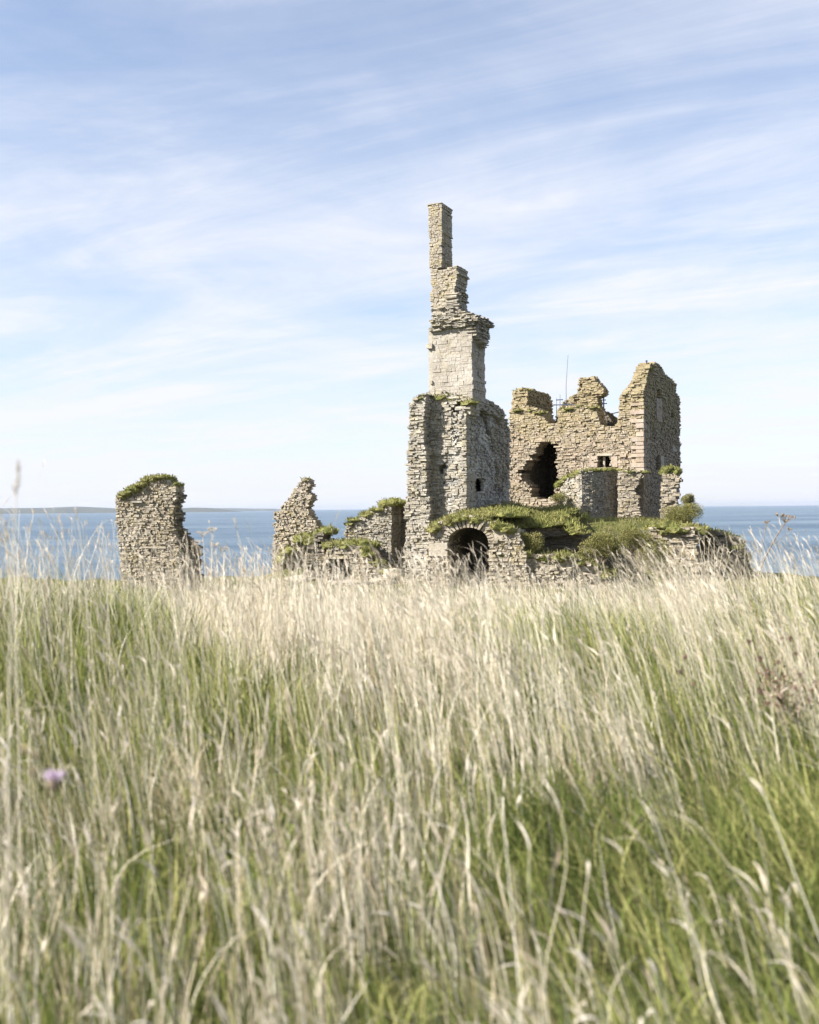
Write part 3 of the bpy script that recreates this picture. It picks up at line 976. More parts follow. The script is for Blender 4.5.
turf(frag, 'turf', turf_on(A0, [(120, 495), (128, 489.5), (137, 484), (146, 479), (154, 476), (162, 477), (168, 481), (173, 486)], .9, .34, .15, .35) + turf_on(A0.back(-.12), [(119, 497), (128, 491), (137, 486), (147, 480), (153, 478)], .6, .34, .19, .3), 120, (.06, .17), seed=14)

B0 = plane_px(300, 56.5, 22)
o = B0.pt(-.3, .4, 0)
pin = thing('pinnacle_wall', (o.x, o.y, -2.3), 'tan broken wall rising in steps to a crooked narrow pinnacle, left of the low vault ruin', 'ruined wall')
masonry(B0, [(272.5, 585), (273, 545), (273, 512), (278, 511), (282, 506), (286, 500), (290, 497), (291, 489), (295, 488), (298, 481), (302, 476.5), (306, 478), (309.5, 484), (309, 494), (311, 500), (311, 509), (313, 519), (318, 525), (320, 540), (324, 585)], .7, 'wall', TAN, pin, 71, hc=(.08, .2), ls=(.15, .5), rag=(.08, .12), prot=.07, miss=.05)
turf(pin, 'turf', turf_on(B0.back(-.5), [(276, 562), (285, 552), (294, 545), (300, 538), (309, 536), (318, 540)], 1.0, .45, .35) + turf_on(B0, [(300, 479), (308, 482)], .8, .25, .07), 60, (.1, .3), seed=15)

V0 = plane_px(340, 53.8, 14)
o = V0.pt(0, .8, 0)
lv = thing('low_vault', (o.x, o.y, -2.3), 'collapsed low vault with small black arched hole and thick turf, right of the pinnacle wall', 'vault')
vh = [(328, 580), (329, 566), (333, 560), (341, 558), (348, 560), (351.5, 567), (352, 580)]
masonry(V0, [(322, 590), (323, 560), (326, 549), (335, 546), (350, 545), (361, 546), (366, 553), (374, 561), (384, 570), (389, 590)], 2.4, 'wall', TAN, lv, 72, hc=(.1, .24), ls=(.2, .65), holes=[vh], through=True, fd=1.0, prot=.06, miss=.05)
vu = [V0.uz(*q) for q in [(326, 592), (354, 592), (354, 555), (326, 555)]]
fill(V0, vu, 2.0, 2.36, 'shade_infill', INNER_SHADE, lv)  # dark plate added behind the hole to blacken it
masonry(V0.back(.9), [(300, 590), (303, 560), (310, 538), (316, 531), (322, 530), (326, 538), (325, 560), (325, 590)], 1.5, 'rock_core', ROCK, lv, 73, hc=(.1, .3), ls=(.3, 1.0), prot=.16, rag=(.2, .2), miss=.06)
for k, lm in enumerate([turf_on(V0, [(326, 546), (340, 544), (362, 546)], 2.4, .5, .24), turf_on(V0.back(-.15), [(361, 548), (370, 558), (381, 567), (387, 573)], .7, .34, .18, .3),
                        turf_on(V0.back(.9), [(306, 545), (314, 534), (328, 530)], 1.4, .45, .24)]):
    turf(lv, 'turf', lm, 70, (.1, .28), seed=160 + k)

D0 = plane_px(392, 55.8, 20)
o = D0.pt(-.8, .4, 0)
dw = thing('ruined_wall', (o.x, o.y, -2.3), 'sloping broken wall with green turf at its high end, meeting the tallest tower', 'ruined wall')
masonry(D0, [(343, 570), (344, 527), (350, 521), (360, 517), (372, 511), (380, 509), (386, 504), (391.5, 503), (392, 590), (360, 590)], 1.5, 'wall', GREY, dw, 74, hc=(.08, .2), ls=(.2, .6), rag=(.1, .03), prot=.06, miss=.05)
masonry(D0.back(1.9), [(388, 590), (389, 506), (404, 505), (407, 590)], .6, 'rear_pier', GREY, dw, 75, hc=(.08, .2), ls=(.2, .5), rag=(.05, .05))
turf(dw, 'turf', turf_on(D0, [(345, 526), (352, 520), (365, 514), (379, 508)], 1.2, .4, .16) + turf_on(D0, [(380, 504), (388, 502), (393, 503)], 2.0, .45, .24) + turf_on(D0.back(1.0), [(393, 502), (405, 504)], 1.0, .4, .22), 80, (.1, .26), seed=17)

# ------------------------------------------------------------------ bank, bushes, cliff on the right
bush('bush', at(601, 549, 48.3), (1.05, .8, .72), 12600, 'round olive green bush in front of the curved turret stump', 'bush', seed=21)
bush('bush', at(633, 541, 51.2), (.95, .8, .8), 9000, 'darker green bush right of the round olive bush', 'bush', seed=22)
bush('bush', at(655, 556, 50.6), (.9, .8, .8), 7200, 'low shaded bush under the ledge, between the dry stalks and the tall house', 'bush', seed=23)
bush('bush', at(528, 545, 49.3), (.8, .6, .75), 7200, 'yellow green bush hanging in front of the rock ledge, nearest the arched doorway', 'bush', seed=24)
bush('bush', at(683, 515, 55.0), (1.15, .8, .75), 10800, 'golden green bush beside the domed wall stump, on the cliff edge above the sea', 'bush', seed=25)
bush('bush', at(687, 503, 62), (.45, .5, .5), 3600, 'small dark bush behind the golden green bush', 'bush', seed=26)
bush('bush', at(560, 499, 61.2), (.5, .4, .45), 2700, 'small bright green bush at the foot of the jagged breach', 'bush', seed=27)
bush('bush', at(495, 510, 53.6), (.9, .4, .3), 2700, 'low dull green bush along the foot of the tallest tower, above the arch', 'bush', seed=28)

K0 = plane_px(668, 53.0, 18)
o = K0.pt(0, .6, 0)
kr = thing('rock_outcrop', (o.x, o.y, -2.3), 'pale ledge of broken stone under the golden green bush', 'rock')
masonry(K0, [(610, 590), (611, 548), (625, 534), (645, 529), (662, 527), (690, 527), (697, 531), (694, 545), (699, 560), (702, 590)], 2.6, 'rock_face', TAN, kr, 81, hc=(.12, .4), ls=(.4, 1.3), prot=.13, rag=(.15, .2), miss=.06, ledge=.2)
lm = []
rnd = random.Random(77)
for k in range(60):
    px = rnd.uniform(585, 700); v = rnd.uniform(0, 3.2)
    u, z = K0.uz(px, np.interp(px, [585, 611, 625, 645, 690, 700], [556, 550, 539, 531, 527, 531]))
    lm.append((K0.pt(u, v, z - .16 + v * .08 + rnd.gauss(0, .10)), (rnd.uniform(.25, .6), rnd.uniform(.25, .6), rnd.uniform(.13, .32))))
turf(kr, 'turf', lm, 45, (.12, .34), .03, 18)
K1 = plane_px(722, 55.5, 24)
o = K1.pt(0, .8, 0)
cl = thing('cliff_rock', (o.x, o.y, -2.6), 'dark bedded rock stepping down at the right end of the castle bank', 'rock')
masonry(K1, [(696, 596), (698, 545), (700, 534), (710, 531), (719, 531), (727, 536), (733, 541), (737, 551), (741, 560), (747, 570), (752, 582), (756, 596)], 3.0, 'rock_face', ROCK, cl, 83,
        hc=(.10, .4), ls=(.4, 1.6), prot=.2, rag=(.15, .25), miss=.08, ledge=.2, jit=.05, fine=.8)
lm = []
for k in range(34):
    px = rnd.uniform(697, 742); v = rnd.uniform(.1, 2.6)
    u, z = K1.uz(px, np.interp(px, [697, 712, 727, 737, 747], [535, 532, 537, 551, 570]))
    lm.append((K1.pt(u, v, z - .16 + rnd.gauss(0, .04)), (rnd.uniform(.25, .5), rnd.uniform(.25, .5), rnd.uniform(.12, .24))))
turf(cl, 'turf', lm, 60, (.12, .36), .026, 19)

# fallen stones in the grass before the left ruins
rnd = random.Random(31)
first = None
for k, (px, py, Y, s) in enumerate([(394, 574, 50.5, (.7, .35, .30)), (300, 579, 48.5, (.9, .4, .2)), (352, 583, 47.5, (1.0, .4, .16)), (382, 581, 48.5, (.8, .3, .2))]):
    c = at(px, py, Y)
    mb = MB()
    mb.lump(c, (s[0] * .8, s[1], s[2]), .35, 1.2, 3, .6, 60 + k, -1)
    o = mb.build('fallen_stone', TAN, None, False, c)
    tag(o, ['squat fallen block by the dark gap at the left foot of the tallest tower', 'flat fallen slab in the grass below the pinnacle wall', 'longest flat slab lying below the small arched hole', 'flat fallen slab just left of the tower foot'][k], 'stone', 'fallen stones below the ruins')

# ------------------------------------------------------------------ grass
rng = np.random.default_rng(7)


def field_points(n, d0, d1, power, margin=3.4):
    """points on the meadow in the visible wedge plus a margin, density ~ d^-power"""
    u = rng.random(n)
    e = 2 - power
    d = (d0 ** e + u * (d1 ** e - d0 ** e)) ** (1 / e) if abs(e) > 1e-3 else d0 * (d1 / d0) ** u
    hw = .43 * d + margin
    x = (rng.random(n) * 2 - 1) * hw
    return x, d


def lean_field(x, y):
    lx = -.08 - .26 * sst(-.3, 1.0, x / (np.abs(y) * .36 + .3)) + (fbm(x * .9, y * .9, 31) - .5) * .3
    ly = (fbm(x * .8 + 50, y * .8, 37) - .5) * .45 - .03
    return lx, ly


def strips(base, hgt, wid, lx, ly, curve, nseg, tint, yaw=None, prof=None):
    """N curved tapering blades; returns verts, faces, tint and the tip frame"""
    N = len(hgt)
    t = np.linspace(0, 1, nseg + 1)[None, :]
    wob = rng.normal(0, .014, (N, 2))
    px = base[:, 0:1] + hgt[:, None] * (lx[:, None] * (t * .6 + .4 * t * t) + curve[:, 0:1] * t ** 3 + wob[:, 0:1] * np.sin(t * 6))
    py = base[:, 1:2] + hgt[:, None] * (ly[:, None] * (t * .6 + .4 * t * t) + curve[:, 1:2] * t ** 3 + wob[:, 1:2] * np.sin(t * 6))
    drop = 1 - .35 * np.minimum(1.6, np.hypot(curve[:, 0:1], curve[:, 1:2])) * t ** 2 - .12 * (lx ** 2 + ly ** 2)[:, None] * t
    pz = base[:, 2:3] + hgt[:, None] * t * drop
    if yaw is None:
        yaw = rng.random(N) * np.pi
    wx, wy = np.cos(yaw)[:, None], np.sin(yaw)[:, None]
    pr = (1 - t ** 2.2) * .93 + .07 if prof is None else np.asarray(prof)[None, :]
    hw = wid[:, None] * .5 * pr
    A = np.stack([px - wx * hw, py - wy * hw, pz], -1)
    B = np.stack([px + wx * hw, py + wy * hw, pz], -1)
    v = np.stack([A, B], 2).reshape(-1, 3)
    idx = (np.arange(N) * (nseg + 1) * 2)[:, None] + (np.arange(nseg) * 2)[None, :]
    f = np.stack([idx, idx + 1, idx + 3, idx + 2], -1).reshape(-1, 4)
    tt = np.repeat(tint, (nseg + 1) * 2)
    tip = np.stack([px[:, -1], py[:, -1], pz[:, -1]], -1)
    dr = tip - np.stack([px[:, -2], py[:, -2], pz[:, -2]], -1)
    dr /= np.linalg.norm(dr, axis=1, keepdims=True) + 1e-9
    return v, f, tt, tip, dr


def heads(tip, dr, L, Wd, tint, nseg=6):
    """seed heads: crossed spindles continuing the stalk and nodding over"""
    N = len(L)
    prof = np.array([.25, .7, 1.0, 1.0, .8, .5, .1])
    t = np.linspace(0, 1, nseg + 1)[None, :]
    nod = rng.normal(0, .25, (N, 2)) + np.array([-.22, 0])
    c = tip[:, None, :] + dr[:, None, :] * (L[:, None] * (t - .12))[..., None]
    c[..., 0] += (nod[:, 0:1] * L[:, None]) * t ** 2
    c[..., 1] += (nod[:, 1:2] * L[:, None]) * t ** 2
    c[..., 2] -= (np.abs(rng.normal(.25, .3, N))[:, None] * L[:, None]) * t ** 2
    V, Fc, T = [], [], []
    off = 0
    yw = rng.random(N) * np.pi
    for q in range(2):
        y2 = yw + q * np.pi / 2
        h = Wd[:, None] * .5 * prof[None, :] * rng.uniform(.45, 1.45, (N, nseg + 1))
        A = c.copy(); B = c.copy()
        A[..., 0] -= np.cos(y2)[:, None] * h; A[..., 1] -= np.sin(y2)[:, None] * h
        B[..., 0] += np.cos(y2)[:, None] * h; B[..., 1] += np.sin(y2)[:, None] * h
        v = np.stack([A, B], 2).reshape(-1, 3)
        idx = (np.arange(N) * (nseg + 1) * 2)[:, None] + (np.arange(nseg) * 2)[None, :] + off
        f = np.stack([idx, idx + 1, idx + 3, idx + 2], -1).reshape(-1, 4)
        V.append(v); Fc.append(f); T.append(np.repeat(tint, (nseg + 1) * 2))
        off += len(v)
    return np.concatenate(V), np.concatenate(Fc), np.concatenate(T)


class Grow:
    def __init__(s): s.V, s.F, s.T, s.n = [], [], [], 0
    def put(s, v, f, t):
        s.V.append(v); s.F.append(f + s.n); s.T.append(t); s.n += len(v)
    def build(s, name, mat, kind='stuff'):
        o = np_mesh(name, np.concatenate(s.V), np.concatenate(s.F), mat, np.concatenate(s.T), True)
        return tag(o, kind=kind)


def hfac(d):
    """height of the sward by distance: tall meadow, short turf round the castle"""
    return np.interp(d, [0, 1.5, 3, 6, 22, 30, 38, 46, 70], [.64, .68, .74, 1, 1, .9, .75, .8, .5])


GP = [(-2.7, 6.8, .7, 1.0, .15), (1.05, 5.9, .4, .8, .2), (2.4, 6.3, .6, .8, .25), (-.95, 2.8, .35, .6, .25), (.0, 2.8, .16, .6, .25), (1.0, 2.8, .3, .5, .2),
      (-1.05, 3.9, .35, .6, .2), (3.7, 9.3, .9, .8, .15), (-.3, 8.5, .8, 1.2, .1), (.45, 4.3, .3, .5, .12), (-3.2, 8.9, 1.3, 1.2, -.12), (3.9, 9.9, .7, .8, .25), (-3.0, 7.6, .9, .5, .2)]


def greenness(x, y):
    g = .49 + (fbm(x * 1.1 + 9, y * .75, 51, 3) - .5) * 1.6
    for (gx, gy, sx_, sy_, a_) in GP:
        g = g + 1.3 * a_ * np.exp(-(((x - gx) / sx_) ** 2 + ((y - gy) / sy_) ** 2))
    return g


dry, seed_, grn = Grow(), Grow(), Grow()


def scatter(n, d0, d1, power, kind):
    # grass grows in tussocks: blades fan out from shared centres, a few stand between them
    nt_ = max(40, n // (12 if kind == 'stalk' else 26))
    cx, cd = field_points(nt_, d0, d1, power)
    own = rng.integers(0, nt_, n)
    rad = .05 + .003 * cd[own]
    ox, oy = rng.normal(0, 1, n) * rad, rng.normal(0, 1, n) * rad
    loose = rng.random(n) < .22
    fx, fd_ = field_points(n, d0, d1, power)
    x = np.where(loose, fx, cx[own] + ox); d = np.where(loose, fd_, cd[own] + oy)
    th = rng.normal(0, .16, nt_)[own]; tsz = rng.uniform(.62, 1.2, nt_)[own]
    tl = rng.normal(0, .085, (nt_, 2))[own]
    g = greenness(x, d)
    if kind == 'green':
        keep = rng.random(n) < np.clip(.5 + 2.4 * (g - .45), .25, 1)
    else:
        keep = rng.random(n) < np.clip(.85 - 2.6 * (g - .44), .05, 1) * sst(.9, 2.2, d + rng.random(n) * 1.2) * np.interp(d, [1.5, 3, 6], [.5, .62, 1])
    if kind != 'green':
        cl = fbm(x * 2.0 + 3, d * 1.6, 77, 2)
        keep &= rng.random(n) < np.clip(.2 + 2.4 * (cl - .28), .12, 1)
    keep &= (d > .8) & ~((d > 47.5) & (ground_z(x, d) > -1.7))
    x, d, g, th, tsz, tl, ox, oy = x[keep], d[keep], g[keep], th[keep], tsz[keep], tl[keep], ox[keep], oy[keep]
    loose = loose[keep]
    z = ground_z(x, d)
    N = len(x)
    base = np.stack([x, d, z - .02], -1)
    lx, ly = lean_field(x, d)
    fan = np.where(loose, 0, 1.1)
    lx = lx + tl[:, 0] + ox * fan + rng.normal(0, .055, N); ly = ly + tl[:, 1] + oy * fan + rng.normal(0, .055, N)
    hf = hfac(d) * tsz
    wmin = d / FPX * .40
    nseg = 8 if d1 <= 6 else (6 if d1 <= 16 else 3)
    if kind == 'stalk':
        h = rng.uniform(.58, .98, N) * hf * np.where(rng.random(N) < .09, 1.24, 1)
        w = np.maximum(.0042, wmin)
        v, f, t, tip, dr = strips(base, h, w, lx, ly, rng.normal(0, .06, (N, 2)), nseg, np.clip(rng.normal(.62, .18, N) + th, 0, 1), prof=np.linspace(1, .55, nseg + 1))
        dry.put(v, f, t)
        L = rng.uniform(.06, .16, N) * (.6 + .4 * hf)
        Wd = np.maximum(rng.uniform(.006, .013, N), wmin * 1.25)
        sel = rng.random(N) < .7
        seed_.put(*heads(tip[sel], dr[sel], L[sel], Wd[sel], np.clip(rng.normal(.6, .2, sel.sum()) + th[sel], 0, 1)))
    elif kind == 'leaf':
        h = rng.uniform(.35, .85, N) * hf
        w = np.maximum(rng.uniform(.0045, .010, N), wmin)
        v, f, t, tip, dr = strips(base, h, w, lx * 1.25, ly * 1.25, rng.normal(0, .26, (N, 2)) + np.array([-.08, 0]), nseg, np.clip(rng.normal(.55, .2, N) + th, 0, 1))
        dry.put(v, f, t)
    else:
        h = rng.uniform(.22, .68, N) * hf * (.85 + .6 * np.clip(g - .4, 0, .6))
        w = np.maximum(rng.uniform(.004, .0095, N), wmin * 1.1)
        v, f, t, tip, dr = strips(base, h, w, lx, ly, rng.normal(0, .34, (N, 2)) + np.array([-.08, 0]), nseg, np.clip(rng.normal(.5, .24, N) + (g - .5) * .3 + th * 1.4, 0, 1))
        grn.put(v, f, t)


for (d0, d1, ns, nl, ng, pw) in ((.7, 5, 9500, 8200, 62000, 0.), (5, 12.5, 24000, 12500, 66000, .4), (12.5, 30, 19000, 10500, 31000, .6), (30, 52, 11000, 12000, 24000, .3)):
    scatter(ns, d0, d1, pw, 'stalk')
    scatter(nl, d0, d1, pw, 'leaf')
    scatter(ng, d0, d1, pw, 'green')

# taller wisps that break the line of the meadow's edge
n = 5200
d = rng.uniform(5.5, 11.5, n); x = (rng.random(n) * 2 - 1) * (.43 * d + 1)
k = rng.random(n) < np.clip(7 * (fbm(x * 1.5, d * .9, 91, 2) - .53), .04, 1)
x, d = x[k], d[k]
N = len(x)
lx, ly = lean_field(x, d)
v, f, t, tip, dr = strips(np.stack([x, d, ground_z(x, d) - .02], -1), rng.uniform(.85, 1.15, N), np.full(N, .0036), lx + rng.normal(0, .1, N), ly + rng.normal(0, .1, N), rng.normal(0, .08, (N, 2)), 6, np.clip(rng.normal(.65, .2, N), 0, 1), prof=np.linspace(1, .5, 7))
dry.put(v, f, t)
seed_.put(*heads(tip, dr, rng.uniform(.07, .16, N), rng.uniform(.005, .010, N), np.clip(rng.normal(.6, .2, N), 0, 1)))

# short turf on the castle terrace and the banks
n = 34000
x = rng.uniform(-12, 20, n); y = rng.uniform(48, 70, n)
z = ground_z(x, y)
k = (z > -2.0)
x, y, z = x[k], y[k], z[k]
N = len(x)
v, f, t, _, _ = strips(np.stack([x, y, z - .03], -1), rng.uniform(.12, .34, N), np.full(N, .03), rng.normal(-.15, .2, N), rng.normal(0, .2, N), rng.normal(0, .25, (N, 2)), 2, np.clip(rng.normal(.6, .25, N), 0, 1))
bankg = Grow(); bankg.put(v, f, t)
bankg.build('bank_grass', TURF)
dry.build('dry_grass', DRY)
seed_.build('grass_seed_heads', HEAD)
grn.build('green_grass', GREEN)

# ------------------------------------------------------------------ single plants
def curve_pts(a, b, c, n=8):
    a, b, c = Vector(a), Vector(b), Vector(c)
    return [(a * (1 - t) + b * t) * (1 - t) + (b * (1 - t) + c * t) * t for t in [k / n for k in range(n + 1)]]


def foot(px, Y):
    q = at(px, 600, Y)
    return Vector((q.x, Y, float(ground_z(q.x, Y)) - .03))


def umbel(mb, c, up, r, n, rnd, rad=.004):
    up = Vector(up).normalized()
    x = up.orthogonal().normalized(); y = up.cross(x)
    for k in range(n):
        a = 2 * math.pi * k / n + rnd.uniform(-.2, .2)
        rr = r * rnd.uniform(.5, 1)
        e = c + up * r * rnd.uniform(.55, .8) + (x * math.cos(a) + y * math.sin(a)) * rr
        mb.tube([c, (c + e) / 2 + up * r * .08, e], rad * .6, rad * .4, 4, rnd.random())
        for j in range(5):
            e2 = e + up * r * .18 + Vector((rnd.gauss(0, 1), rnd.gauss(0, 1), rnd.gauss(0, .5))) * r * .13
            mb.tube([e, e2], rad * .35, rad * .9, 4, rnd.random())


rnd = random.Random(99)
# big dried umbellifer leaning over the water at right
Y = 17.0
b = foot(742, Y)
dock = thing('dried_umbellifer', b, 'tall dead brown umbellifer stalk leaning right in front of the sea, at the right edge', 'dried plant')
top = at(785, 523, Y)
mb = MB()
main = curve_pts(b, at(752, 570, Y), top)
mb.tube(main, .018, .010, 7, .2)
mb.tube(curve_pts(at(761, 552, Y), at(764, 540, Y), at(766.5, 523, Y)), .007, .004, 6, .2)
mb.tube(curve_pts(at(772, 545, Y), at(783, 538, Y), at(789, 531, Y)), .006, .003, 6, .3)
mb.tube(curve_pts(b + Vector((.05, 0, .1)), at(744, 575, Y), at(745, 541, Y)), .006, .003, 6, .3)
mb.build('stalk', BARK, dock)
for c, up, r, n in ((top, (.15, 0, 1), .16, 12), (at(766.5, 524, Y), (0, 0, 1), .05, 8), (at(789, 531, Y), (.4, 0, 1), .05, 7), (at(745, 543, Y), (0, 0, 1), .045, 7)):
    mb = MB(); umbel(mb, c, up, r, n, rnd, .009); mb.build('umbel', BARK, dock)
# pale dead stalk clump before the cliff rocks
clump_lab = ['clump of bare pale dead stalks in front of the dark cliff rocks', 'thinner clump of bare dead stalks before the pale ledge of broken stone', 'reddish brown dead stalk leaning right beside the cliff rocks']
for ci_, (px0, Yc, tips) in enumerate([(704, 16, [(694, 548), (699, 541), (704, 536), (709, 545), (714, 540), (719, 547), (724, 544), (730, 553), (690, 560), (712, 552)]),
                                      (680, 18, [(668, 560), (674, 556), (682, 552), (688, 565), (661, 570)]),
                                      (734, 14, [(742, 566), (738, 574)])]):
    b = foot(px0, Yc)
    o = thing('dead_stalk_clump', b, clump_lab[ci_], 'dried plant')
    for (tx, ty) in tips:
        bb = b + Vector((rnd.gauss(0, .08), rnd.gauss(0, .06), 0))
        tp = at(tx, ty, Yc + rnd.gauss(0, .1))
        mb = MB()
        pts = curve_pts(bb, bb * .5 + tp * .5 + Vector((rnd.gauss(0, .04), 0, .05)), tp)
        mb.tube(pts, .008, .004, 5, rnd.uniform(.2, .7) if ci_ < 2 else .1)
        for j in range(4):
            q = pts[rnd.randint(4, 8)]
            e = q + Vector((rnd.gauss(0, .07), rnd.gauss(0, .05), rnd.uniform(.04, .14)))
            mb.tube([q, (q + e) / 2 + Vector((0, 0, .02)), e], .005, .003, 4, .8 if ci_ < 2 else .2)
        mb.build('stalk', DRY if ci_ < 2 else BARK, o)
# faint umbels before the water at left-centre
for k, (px, Y, tips) in enumerate([(206, 9.5, [(203, 537), (212, 533), (197, 546)]), (218, 10.5, [(216, 548), (224, 552)])]):
    b = foot(px, Y)
    o = thing('dry_umbel_plant', b, ['taller pale dried umbel plant before the sea, right of the grass topped fragment', 'shorter pale dried umbel plant just right of the taller one by the grass topped fragment'][k], 'dried plant')
    for (tx, ty) in tips:
        tp = at(tx, ty, Y)
        mb = MB(); mb.tube(curve_pts(b, (b + tp) / 2 + Vector((.03, 0, 0)), tp), .005, .003, 5, .8)
        mb.build('stalk', DRY, o)
        mb = MB(); umbel(mb, tp, (0, 0, 1), .055, 9, rnd, .004); mb.build('umbel', HEAD, o)
# grass stalks that stand up singly against the water and the sky
stalks = [(4, 3.2, (17, 484), 'tallest blurred straw stalk at the left edge, crossing the far hills'),
          (14, 4.2, (6, 535), 'pale straw stalk close to the left edge, second from it'),
          (88, 6.5, (77, 516), 'straw stalk with a nodding tip in front of the sea, left of the fragment'),
          (70, 6.2, (62, 528), 'bent straw stalk with a feathery drooping head, left of the fragment'),
          (108, 6.8, (101, 548), 'straw stalk close to the left side of the grass topped fragment'),
          (262, 7.5, (236, 526), 'long pale stalk arching left across the water between the two left ruins'),
          (298, 10, (308, 545), 'straight bare stalk before the dark side of the pinnacle wall'),
          (284, 10.5, (302, 552), 'thin bare stalk crossing before the pinnacle wall, slanting right'),
          (258, 9.5, (270, 575), 'short bare stalk left of the pinnacle wall foot')]
for k, (bx, Y, (tx, ty), lab) in enumerate(stalks):
    tp = at(tx, ty, Y)
    b = foot(bx, Y)
    o = thing('straw_stalk', b, lab, 'grass stalk', 'single straw stalks above the meadow')
    mb = MB(); pts = curve_pts(b, b * .35 + tp * .65 + Vector((.06 if tx < bx else -.03, 0, .05)), tp, 10)
    mb.tube(pts, .0032, .002, 5, .8); mb.build('stem', DRY, o)
    d = (pts[-1] - pts[-2]).normalized()
    mb = MB()
    for j in range(26):
        q = tp + d * (.10 * (j / 26) - .04)
        e = q + d * .018 + Vector((rnd.gauss(0, .008), rnd.gauss(0, .008), rnd.gauss(0, .006) - (.03 * (j / 26) if k in (2, 3) else 0)))
        mb.tube([q, e], .0018, .0012, 4, rnd.random())
    mb.build('seed_head', HEAD, o)
# thistle and its cream neighbours at lower left
def flower(name, px, py, Y, r, mat, lab, cat, group=None, tuft=True):
    tp = at(px, py, Y)
    b = foot(px + 14, Y)
    o = thing(name, b, lab, cat, group)
    mb = MB(); mb.tube(curve_pts(b, (b + tp) / 2 + Vector((.04, 0, .06)), tp), .0022, .0016, 5, .5); mb.build('stem', GREEN, o)
    mb = MB()
    mb.lump(tp, (r * .7, r * .7, r * .75), .15, 2, 2, .4, 1, -1)
    mb.build('bract', BARK if mat is not BROWN else BROWN, o)
    if tuft:
        mb = MB()
        for j in range(70):
            d = Vector((rnd.gauss(0, .55), rnd.gauss(0, .55), 1)).normalized()
            mb.tube([tp + d * r * .4, tp + d * r * rnd.uniform(1.2, 1.7)], r * .07, r * .05, 4)
        mb.build('floret', mat, o)
    return o


flower('thistle', 54, 784, 2.6, .025, PURPLE, 'single blurred pale purple thistle flower at lower left', 'flower')
for k, (px, py) in enumerate([(24, 752), (35, 757), (34, 773)]):
    flower('cream_flower', px, py, 2.1, .009, CREAM, ['topmost cream flower head by the purple thistle', 'middle cream flower head by the purple thistle', 'lowest cream flower head, nearest the purple thistle'][k], 'flower', 'cream flower heads')
pos = [(749, 643), (685, 657), (680, 673), (693, 684), (760, 660), (778, 662), (796, 655), (806, 664), (800, 676), (812, 690), (760, 692), (768, 703), (790, 640), (782, 638)]
for k, (px, py) in enumerate(pos):
    pl_ = ('in the loose group left of the dark patch' if px < 700 else 'in the dark patch by the right edge')
    flower('brown_seedhead', px, py, 5.6 + rnd.uniform(-.4, .4), rnd.uniform(.012, .019), BROWN, 'small dark brown dried flower head ' + pl_, 'seed head', 'dark flower heads left of the patch' if px < 700 else 'dark flower heads in the patch', tuft=(k % 2 == 0))

bush('dead_bracken', at(792, 690, 6.4), (.32, .25, .22), 420, 'dark brown withered leaves in the grass at the right edge', 'withered plant', leaf=.022, seed=61, mat=BROWN)

# ------------------------------------------------------------------ air
hz = MB()
hz.box8([Vector((x, y, z)) for z in (-23, 66) for y in (-24000, 24000) for x in (-24000, 24000)], .5)
hm2 = bpy.data.materials.new('sea_air'); hm2.use_nodes = True
hn = hm2.node_tree; hn.nodes.remove(hn.nodes['Principled BSDF'])
pv = hn.nodes.new('ShaderNodeVolumePrincipled')
pv.inputs['Color'].default_value = (.58, .68, .84, 1)
pv.inputs['Density'].default_value = 3.2e-5
pv.inputs['Anisotropy'].default_value = .2
hn.links.new(pv.outputs[0], hn.nodes['Material Output'].inputs['Volume'])
tag(hz.build('haze', hm2), kind='stuff')

# ------------------------------------------------------------------ sky and sun
SUN_EL, SUN_AZ = R(37), R(-109)
w = bpy.data.worlds.new('World')
sc.world = w
w.use_nodes = True
nt = w.node_tree
bg = nt.nodes['Background']; wo = nt.nodes['World Output']
sk = add(nt, 'ShaderNodeTexSky', sky_type='NISHITA', sun_disc=False)
sk.sun_elevation = SUN_EL
sk.sun_rotation = SUN_AZ % (2 * math.pi)
sk.air_density = 1.0; sk.dust_density = .6; sk.ozone_density = 3.5
bg.inputs[1].default_value = .076
nt.links.new(sk.outputs[0], bg.inputs[0])
# cirrus: noise on a plane high above, so streaks converge on the horizon
g = add(nt, 'ShaderNodeTexCoord').outputs['Generated']
sx = add(nt, 'ShaderNodeSeparateXYZ'); nt.links.new(g, sx.inputs[0])
zz = add(nt, 'ShaderNodeMath', op='MAXIMUM', ins={1: 0.0}); nt.links.new(sx.outputs[2], zz.inputs[0])
za = add(nt, 'ShaderNodeMath', op='ADD', ins={1: .09}); nt.links.new(zz.outputs[0], za.inputs[0])
dx = add(nt, 'ShaderNodeMath', op='DIVIDE'); nt.links.new(sx.outputs[0], dx.inputs[0]); nt.links.new(za.outputs[0], dx.inputs[1])
dy = add(nt, 'ShaderNodeMath', op='DIVIDE'); nt.links.new(sx.outputs[1], dy.inputs[0]); nt.links.new(za.outputs[0], dy.inputs[1])
cb = add(nt, 'ShaderNodeCombineXYZ'); nt.links.new(dx.outputs[0], cb.inputs[0]); nt.links.new(dy.outputs[0], cb.inputs[1])
rot = add(nt, 'ShaderNodeMapping'); rot.inputs['Rotation'].default_value = (0, 0, R(-60))
nt.links.new(cb.outputs[0], rot.inputs[0])
mp = add(nt, 'ShaderNodeMapping'); mp.inputs['Scale'].default_value = (1.0, .31, 1)
mp.inputs['Location'].default_value = (5.5093, -7.9753, 0)
nt.links.new(rot.outputs[0], mp.inputs[0])
c1 = noise_tex(nt, mp.outputs[0], 1.7, 9, .64, 1.3)
c2 = noise_tex(nt, rot.outputs[0], 1.0, 7, .58, .5)
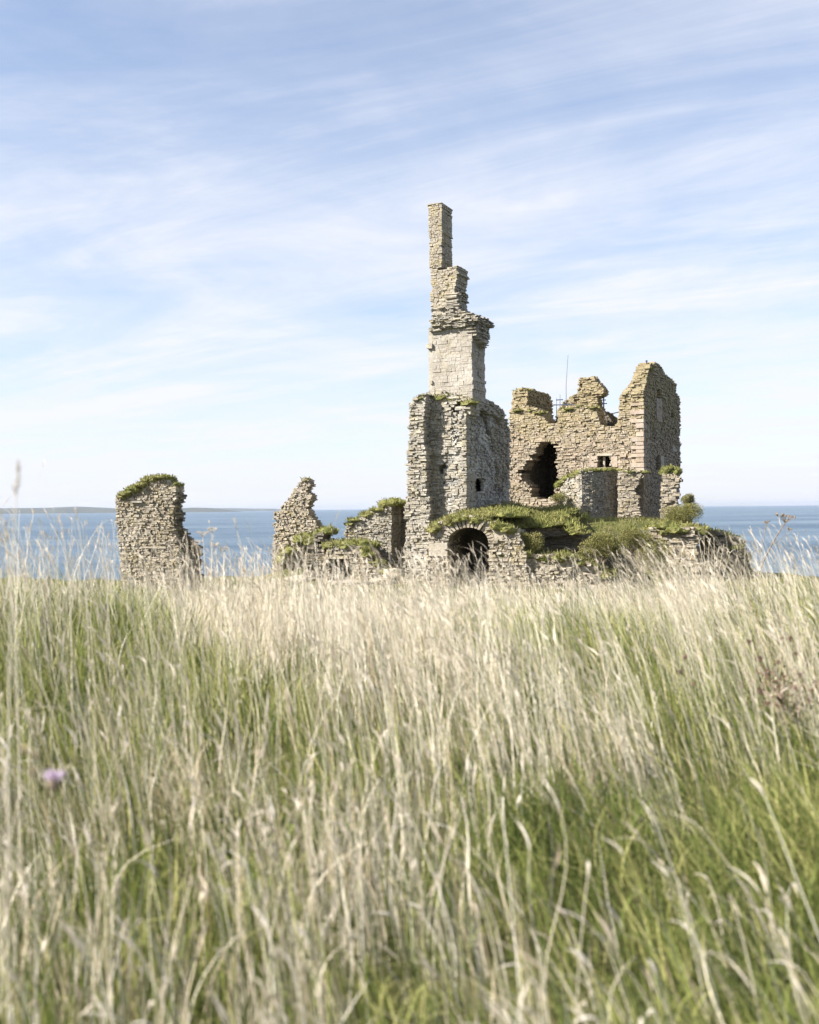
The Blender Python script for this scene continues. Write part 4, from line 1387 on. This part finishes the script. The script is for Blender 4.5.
sm = add(nt, 'ShaderNodeMath', op='MULTIPLY_ADD', ins={1: .62}); nt.links.new(c1, sm.inputs[0])
m2 = add(nt, 'ShaderNodeMath', op='MULTIPLY', ins={1: .58}); nt.links.new(c2, m2.inputs[0]); nt.links.new(m2.outputs[0], sm.inputs[2])
cov = ramp(nt, sm.outputs[0], [(.40, .14), (.54, .32), (.64, .52), (.78, .85)])
# thicker with distance: a veil that closes towards the horizon
veil = add(nt, 'ShaderNodeMapRange', ins={'From Min': .0, 'From Max': .40, 'To Min': .62, 'To Max': .0})
nt.links.new(zz.outputs[0], veil.inputs['Value'])
mxm = add(nt, 'ShaderNodeMath', op='MAXIMUM')
one = add(nt, 'ShaderNodeMath', op='ADD', use_clamp=True)
vv = add(nt, 'ShaderNodeMath', op='MULTIPLY', ins={1: .8}); nt.links.new(veil.outputs[0], vv.inputs[0])
nt.links.new(cov, one.inputs[0]); nt.links.new(vv.outputs[0], one.inputs[1])
bg2 = nt.nodes.new('ShaderNodeBackground')
bg2.inputs[0].default_value = (3.45, 3.52, 3.85, 1)
bg2.inputs[1].default_value = .103
mx = nt.nodes.new('ShaderNodeMixShader')
nt.links.new(one.outputs[0], mx.inputs[0]); nt.links.new(bg.outputs[0], mx.inputs[1]); nt.links.new(bg2.outputs[0], mx.inputs[2])
nt.links.new(mx.outputs[0], wo.inputs['Surface'])

sl = bpy.data.lights.new('sun', 'SUN')
sl.energy = 5.0
sl.angle = R(.6)
sl.color = (1, .94, .86)
so = bpy.data.objects.new('sun', sl)
COL.objects.link(so)
sd = Vector((math.sin(SUN_AZ) * math.cos(SUN_EL), math.cos(SUN_AZ) * math.cos(SUN_EL), math.sin(SUN_EL)))
so.rotation_euler = sd.to_track_quat('Z', 'Y').to_euler()
so.location = (0, 0, 60)

vs = sc.view_settings
vs.view_transform = 'Standard'
vs.look = 'None'
vs.gamma = 1
vs.exposure = 1.42
vs.use_curve_mapping = False
sc.render.engine = 'CYCLES'
sc.cycles.max_bounces = 6
sc.cycles.diffuse_bounces = 3
sc.cycles.transmission_bounces = 3
sc.cycles.use_denoising = True
